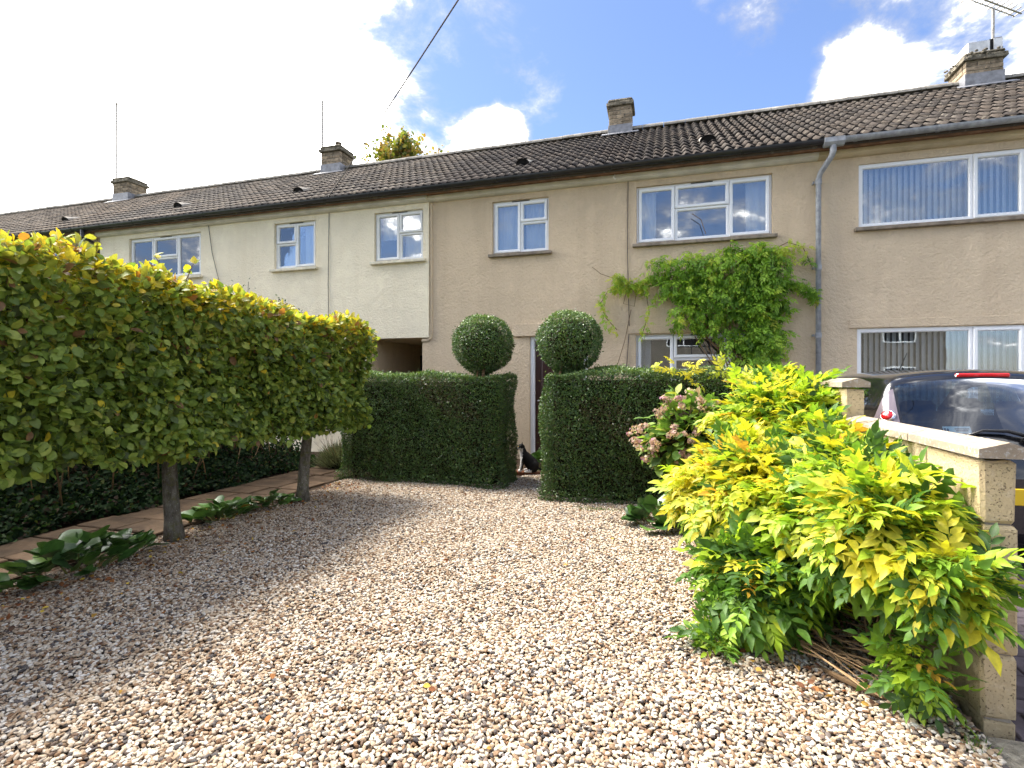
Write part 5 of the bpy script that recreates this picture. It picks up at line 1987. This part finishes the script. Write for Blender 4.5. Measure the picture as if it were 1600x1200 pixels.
far_tree()

# ------------------------------------------------------------------ the cat


def cat():
    cx, cy = -1.885, 7.12
    m = MB()

    def cap(a, b, ra, rb, n=9):
        for i in range(n):
            t = i / (n - 1)
            r = ra + (rb - ra) * t
            m.ball(tuple(a[k] + (b[k] - a[k]) * t for k in range(3)), r, 12, 8)
    cap((.075, 0, .105), (-.02, 0, .215), .098, .078)          # haunches to chest
    cap((-.03, 0, .20), (-.062, -.005, .315), .070, .047)        # chest to neck
    m.ball((.085, -.055, .085), (.085, .05, .085), 12, 9)        # thigh
    m.ball((.085, .055, .085), (.085, .05, .085), 12, 9)
    m.ball((-.082, -.018, .362), (.052, .047, .044), 14, 10)     # head
    m.ball((-.122, -.030, .346), (.024, .026, .020), 10, 8)      # muzzle
    m.ball((-.083, -.045, .345), (.03, .022, .022), 10, 8)
    for s in (-1, 1):                                            # ears
        for i in range(7):
            t = i / 6
            m.ball((-.072 + .004 * t, -.018 + s * (.027 + .006 * t), .390 + .042 * t), (.009 * (1 - t) + .004, .019 * (1 - t) + .004, .008), 8, 6)
    for s in (-1, 1):                                            # forelegs and paws
        cap((-.06, s * .034, .19), (-.088, s * .032, .03), .032, .021)
        m.ball((-.104, s * .033, .018), (.030, .021, .017), 10, 7)
        cap((.06, s * .083, .028), (-.005, s * .083, .02), .026, .020, 5)
        m.ball((-.02, s * .083, .017), (.026, .021, .016), 10, 7)
    tp = [(.16, .02, .04), (.22, .03, .024), (.29, .02, .022), (.36, .0, .02)]
    for a, b in zip(tp[:-1], tp[1:]):
        cap(a, b, .022, .018, 6)
    me = m.mesh('body', 'fur')
    o = bpy.data.objects.new('tmp', me)
    C.objects.link(o)
    rm = o.modifiers.new('r', 'REMESH')
    rm.mode = 'VOXEL'
    rm.voxel_size = 0.0055
    sm = o.modifiers.new('s', 'SMOOTH')
    sm.factor = 0.5
    sm.iterations = 6
    dg = bpy.context.evaluated_depsgraph_get()
    ev = o.evaluated_get(dg)
    body = bpy.data.meshes.new_from_object(ev)
    bpy.data.objects.remove(o)
    body.name = 'body'
    V = np.zeros(len(body.vertices) * 3, np.float32)
    body.vertices.foreach_get('co', V)
    V = V.reshape(-1, 3)
    x, y, z = V.T
    jig = .006 * np.sin(x * 190 + z * 130) + .005 * np.sin(y * 230)
    white = ((x + jig < -.052 - .30 * np.maximum(0, .17 - z)) & (z > .05) & (z < .305) & (np.abs(y) < .06) & (x < -.066 + jig)) | (z + jig < .042) & (x < .06)
    white |= (x < -.085) & (z < .352 + jig) & (z > .29)
    white |= (z > .295) & (z < .345 + jig) & (x < -.06) & (y < -.015)
    white &= ~((x > .12))
    col = np.where(white[:, None], np.array([.62, .60, .58]), np.array([.0045, .004, .004]))
    at = body.attributes.new('col', 'FLOAT_COLOR', 'POINT')
    c4 = np.ones((len(V), 4), np.float32)
    c4[:, :3] = col
    at.data.foreach_set('color', c4.ravel())
    if not body.materials:
        body.materials.append(MATS['fur'])
    body.polygons.foreach_set('use_smooth', [True] * len(body.polygons))
    root = thing('cat', 'black and white cat sitting on the brick edge in the gap between the hedges', 'cat', (cx, cy, .052))
    root.rotation_euler = (0, 0, R(18))
    for nm, mesh in (('body', body),):
        b = bpy.data.objects.new(nm, mesh)
        C.objects.link(b)
        b.parent = root
    for s in (-1, 1):
        e = bpy.data.objects.new('eye', MB().ball((-.124, -.019 + s * .021, .371), (.006, .007, .007), 8, 6).mesh('eye', 'plate_yellow', True))
        C.objects.link(e)
        e.parent = root


cat()

# ------------------------------------------------------------------ the parked car
def car():
    CX, CY = 2.36, 4.42
    root = thing('parked_car', 'small black hatchback parked nose to the house behind the block wall', 'car', (CX, CY, 0))
    low = lambda k: [(0, .2), (.74 * k, .22), (.80 * k, .42), (.805 * k, .67)]
    S = [
        (0.00, [(0, .30), (.58, .30), (.64, .42), (.64, .55), (.59, .64), (.53, .66), (.45, .67), (.24, .68), (0, .68)]),
        (0.05, [(0, .24), (.67, .26), (.74, .42), (.745, .60), (.70, .78), (.62, .82), (.54, .84), (.28, .855), (0, .86)]),
        (0.12, [(0, .20), (.71, .24), (.78, .42), (.785, .64), (.745, .86), (.67, .925), (.57, .945), (.29, .96), (0, .965)]),
        (0.24, low(.99) + [(.765, .885), (.68, 1.07), (.56, 1.12), (.285, 1.145), (0, 1.155)]),
        (0.38, low(1.0) + [(.78, .91), (.665, 1.25), (.55, 1.335), (.28, 1.37), (0, 1.382)]),
        (0.46, low(1.0) + [(.785, .92), (.655, 1.29), (.55, 1.385), (.28, 1.425), (0, 1.435)]),
        (0.60, low(1.0) + [(.79, .93), (.65, 1.32), (.55, 1.405), (.28, 1.448), (0, 1.458)]),
        (1.00, low(1.0) + [(.795, .935), (.645, 1.34), (.55, 1.415), (.28, 1.458), (0, 1.468)]),
        (1.45, low(1.0) + [(.795, .93), (.64, 1.345), (.55, 1.42), (.28, 1.463), (0, 1.473)]),
        (1.90, low(1.0) + [(.79, .92), (.63, 1.33), (.54, 1.40), (.28, 1.443), (0, 1.453)]),
        (2.20, low(1.0) + [(.785, .91), (.64, 1.22), (.54, 1.30), (.28, 1.345), (0, 1.355)]),
        (2.75, low(.99) + [(.765, .88), (.70, .94), (.56, .975), (.28, 1.0), (0, 1.005)]),
        (3.15, [(0, .2), (.68, .22), (.76, .42), (.75, .62), (.71, .76), (.63, .81), (.50, .84), (.26, .865), (0, .87)]),
        (3.38, [(0, .22), (.58, .24), (.66, .42), (.65, .56), (.60, .64), (.53, .67), (.43, .69), (.22, .71), (0, .715)]),
        (3.44, [(0, .30), (.48, .30), (.54, .42), (.53, .50), (.49, .55), (.43, .57), (.36, .58), (.2, .59), (0, .59)])]
    ys = np.array([s[0] for s in S])
    G = np.array([s[1] for s in S])          # (ns, 9, 2)

    def cr(arr, t):                         # Catmull-Rom along axis 0 at fractional indices t
        n = len(arr)
        i = np.clip(np.floor(t).astype(int), 0, n - 2)
        f = (t - i).reshape(-1, *([1] * (arr.ndim - 1)))
        p0, p1, p2, p3 = arr[np.clip(i - 1, 0, n - 1)], arr[i], arr[i + 1], arr[np.clip(i + 2, 0, n - 1)]
        m1, m2 = (p2 - p0) * .42, (p3 - p1) * .42
        return (2 * f ** 3 - 3 * f ** 2 + 1) * p1 + (f ** 3 - 2 * f ** 2 + f) * m1 + (-2 * f ** 3 + 3 * f ** 2) * p2 + (f ** 3 - f ** 2) * m2
    SUB = 8
    ts = np.linspace(0, len(S) - 1, (len(S) - 1) * SUB + 1)
    tp = np.linspace(0, 8, 8 * SUB + 1)
    Y = cr(ys[:, None], ts)[:, 0]
    A = cr(G, ts)
    B = np.swapaxes(cr(np.swapaxes(A, 0, 1), tp), 0, 1)     # (nt, np, 2)
    nt, npt = B.shape[:2]
    parts = {}

    def put(key, i, j, side):
        parts.setdefault(key, []).append((i, j, side))
    for i in range(nt - 1):
        ym = (Y[i] + Y[i + 1]) / 2
        for j in range(npt - 1):
            p = (tp[j] + tp[j + 1]) / 2
            for side in (-1, 1):
                key = 'body'
                if p > 5.75 and 0.125 < ym < 0.385:
                    key = 'rear_window'
                elif 4.2 < p < 5.62 and 0.125 < ym < 0.36:
                    key = 'tail_light_%d' % side
                elif 4.2 < p < 4.92 and 0.60 < ym < 1.18:
                    # rounded rear corner
                    if ym > 0.60 + 0.16 * max(0, (p - 4.55) / .37) ** 2:
                        key = 'side_window_rear_%d' % side
                elif 4.2 < p < 4.92 and 1.26 < ym < 2.15:
                    key = 'side_window_front_%d' % side
                elif p > 5.4 and 2.0 < ym < 2.66:
                    key = 'windscreen'
                put(key, i, j, side)

    def build(key, name, mat, inset=0.0, parent=root):
        m = {}
        V, F = [], []
        for (i, j, s) in parts[key]:
            q = []
            for (a, b) in ((i, j), (i, j + 1), (i + 1, j + 1), (i + 1, j)):
                k = (a, b, s)
                if k not in m:
                    m[k] = len(V)
                    x, z = B[a, b]
                    V.append((CX + s * x * (1 - inset), CY + Y[a], z - inset * .15))
                q.append(m[k])
            F.append(tuple(q) if s > 0 else tuple(q[::-1]))
        mb = MB().add(V, F)
        o = mb.build(name, mat, parent, smooth=True, recalc=False)
        return o
    body = build('body', 'body', 'car_paint')
    # close the bumper ends
    for a in (0, nt - 1):
        loop = [(CX + B[a, b, 0], CY + Y[a], B[a, b, 1]) for b in range(npt)] + [(CX - B[a, b, 0], CY + Y[a], B[a, b, 1]) for b in range(npt - 2, 0, -1)]
        MB().add(loop, [tuple(range(len(loop)))]).build('bumper', 'car_paint', root)
    rw = build('rear_window', 'rear_window', 'glass_car', 0.0)
    for s in (-1, 1):
        build('side_window_rear_%d' % s, 'rear_side_window', 'glass_car', 0.004)
        build('side_window_front_%d' % s, 'front_side_window', 'glass_car', 0.004)
        tl = build('tail_light_%d' % s, 'tail_light', 'lens_clear', -0.003)
        # round lamps within the cluster
        for (yy, pz, r, mt) in ((.262, 5.05, .045, 'lens_red'), (.175, 4.98, .05, 'lens_amber')):
            it = np.argmin(np.abs(Y - yy))
            jp = np.argmin(np.abs(tp - pz))
            x, z = B[it, jp]
            c = Vector((CX + s * x, CY + Y[it], z))
            # surface normal from neighbours
            du = Vector((s * (B[it + 1, jp, 0] - B[it - 1, jp, 0]), Y[it + 1] - Y[it - 1], B[it + 1, jp, 1] - B[it - 1, jp, 1]))
            dv = Vector((s * (B[it, jp + 1, 0] - B[it, jp - 1, 0]), 0, B[it, jp + 1, 1] - B[it, jp - 1, 1]))
            nrm = du.cross(dv).normalized()
            if nrm.x * s < 0:
                nrm = -nrm
            MB().tube([c - nrm * .01, c + nrm * .006, c + nrm * .014], [r * 1.18, r * 1.18, r * .98], 20).build('bezel', 'chrome', tl)
            MB().tube([c + nrm * .008, c + nrm * .018, c + nrm * .026], [r, r * .92, r * .55], 20).build('lamp', mt, tl, smooth=True)
    build('windscreen', 'windscreen', 'glass_car', 0.0)
    # spoiler lip, high-level brake light, wiper, emblem, plate
    MB().cbox(CX - .17, CX + .17, CY + .388, CY + .43, 1.392, 1.424, .008).build('brake_light', 'lens_red', root)
    w = MB().tube([(CX + .12, CY + .085, .97), (CX + .0, CY + .10, 1.005), (CX - .14, CY + .108, 1.005), (CX - .24, CY + .10, .965)], [.016, .013, .010, .006], 8)
    w.build('wiper', 'car_trim', root, smooth=True)
    MB().ball((CX + .12, CY + .08, .96), (.04, .03, .035), 12, 8).build('wiper_hub', 'car_trim', root, smooth=True)
    em = MB()
    for dz in (0, -.055):      # two chevrons
        yb = CY + .078 + dz * .35
        z = .955 + dz
        em.add([(CX - .085 - .12, yb, z - .055), (CX - .12, yb, z), (CX - .035, yb, z - .055), (CX - .06, yb, z - .055), (CX - .12, yb, z - .022), (CX - .085 - .095, yb, z - .055),
                (CX - .085 - .12, yb + .02, z - .055), (CX - .12, yb + .02, z), (CX - .035, yb + .02, z - .055)],
               [(0, 1, 4, 5), (1, 2, 3, 4), (0, 6, 7, 1), (1, 7, 8, 2)])
    em.build('emblem', 'chrome', root)
    MB().cbox(CX - .27, CX + .27, CY - .022, CY - .006, .50, .615, .004).build('number_plate', 'plate_yellow', root)
    pl = [o for o in root.children if o.name.startswith('number_plate')][0]
    ch = MB()          # the one character that shows past the wall end: V
    x0, zt, zb, t, yb = CX - .215, .597, .518, .016, CY - .0225
    ch.add([(x0, yb, zt), (x0 + t, yb, zt), (x0 + .028, yb, zb + .02), (x0 + .05 - t + .005, yb, zt), (x0 + .055, yb, zt), (x0 + .035, yb, zb), (x0 + .02, yb, zb)],
           [(0, 1, 2, 6), (2, 3, 4, 5), (6, 2, 5)])
    ch.build('plate_letter', 'plate_black', pl)
    # sticker inside the rear window
    ys_, zs_ = CY + .155, 1.0
    st_ = MB().add([(CX - .36, ys_ - .012, zs_ - .025), (CX - .19, ys_ - .014, zs_ - .02), (CX - .19, ys_ + .016, zs_ + .028), (CX - .36, ys_ + .018, zs_ + .023)], [(0, 1, 2, 3)])
    sk = st_.build('sticker', 'sticker', root)
    mi = MB()
    for (a, b, c, d) in ((.02, .1, .2, .8), (.13, .2, .3, .7), (.42, .95, .58, .72), (.45, .9, .30, .42)):
        def pt(u, v):
            return (CX - .36 + .17 * u, ys_ - .0155 + .03 * v - .002 * u, zs_ - .025 + .005 * u + .048 * v)
        mi.add([pt(a, c), pt(b, c), pt(b, d), pt(a, d)], [(0, 1, 2, 3)])
    mi.build('sticker_print', 'sticker_ink', sk)
    # cabin
    def seat(x, y, wdt):
        m = MB().cbox(x - wdt / 2, x + wdt / 2, y, y + .45, .35, .55, .05)
        m.cbox(x - wdt / 2, x + wdt / 2, y - .12, y + .02, .5, 1.02, .05)
        m.build('seat', 'car_seat', root)
    seat(CX - .35, CY + 1.45, .46)
    seat(CX + .35, CY + 1.45, .46)
    seat(CX, CY + .68, 1.15)
    for x, y in ((-.35, 1.38), (.35, 1.38), (-.33, .60), (.33, .60)):
        MB().cbox(CX + x - .13, CX + x + .13, CY + y, CY + y + .09, 1.03, 1.20, .035).build('headrest', 'car_seat', root)
    MB().cbox(CX - .68, CX + .68, CY + 2.2, CY + 2.6, .7, .93, .06).build('dashboard', 'car_seat', root)
    MB().box(CX - .7, CX + .7, CY + .15, CY + 2.6, .28, .33).build('cabin_floor', 'car_seat', root)
    MB().box(CX - .62, CX + .62, CY + .2, CY + .66, .84, .86).build('parcel_shelf', 'car_seat', root)
    for sx in (-1, 1):
        for yy in (.55, 2.85):
            x = CX + sx * .735
            ty = MB()
            ty.tube([(x - .075, CY + yy, .285), (x - .07, CY + yy, .285), (x + .07, CY + yy, .285), (x + .08, CY + yy, .285)], [.25, .285, .285, .25], 28)
            wh = ty.build('wheel', 'tyre', root, smooth=True)
            MB().tube([(x + sx * .078, CY + yy, .285), (x + sx * .09, CY + yy, .285)], [.19, .17], 20).build('rim', 'steel', wh)
        MB().cbox(CX + sx * .80, CX + sx * .95, CY + 2.28, CY + 2.38, .90, 1.03, .03).build('mirror', 'car_paint', root)
    MB().tube([(CX - .05, CY + 1.75, 1.45), (CX - .05, CY + 1.55, 1.64)], [.006, .003], 6).build('radio_antenna', 'car_trim', root)


car()
print('objects', len(bpy.data.objects))
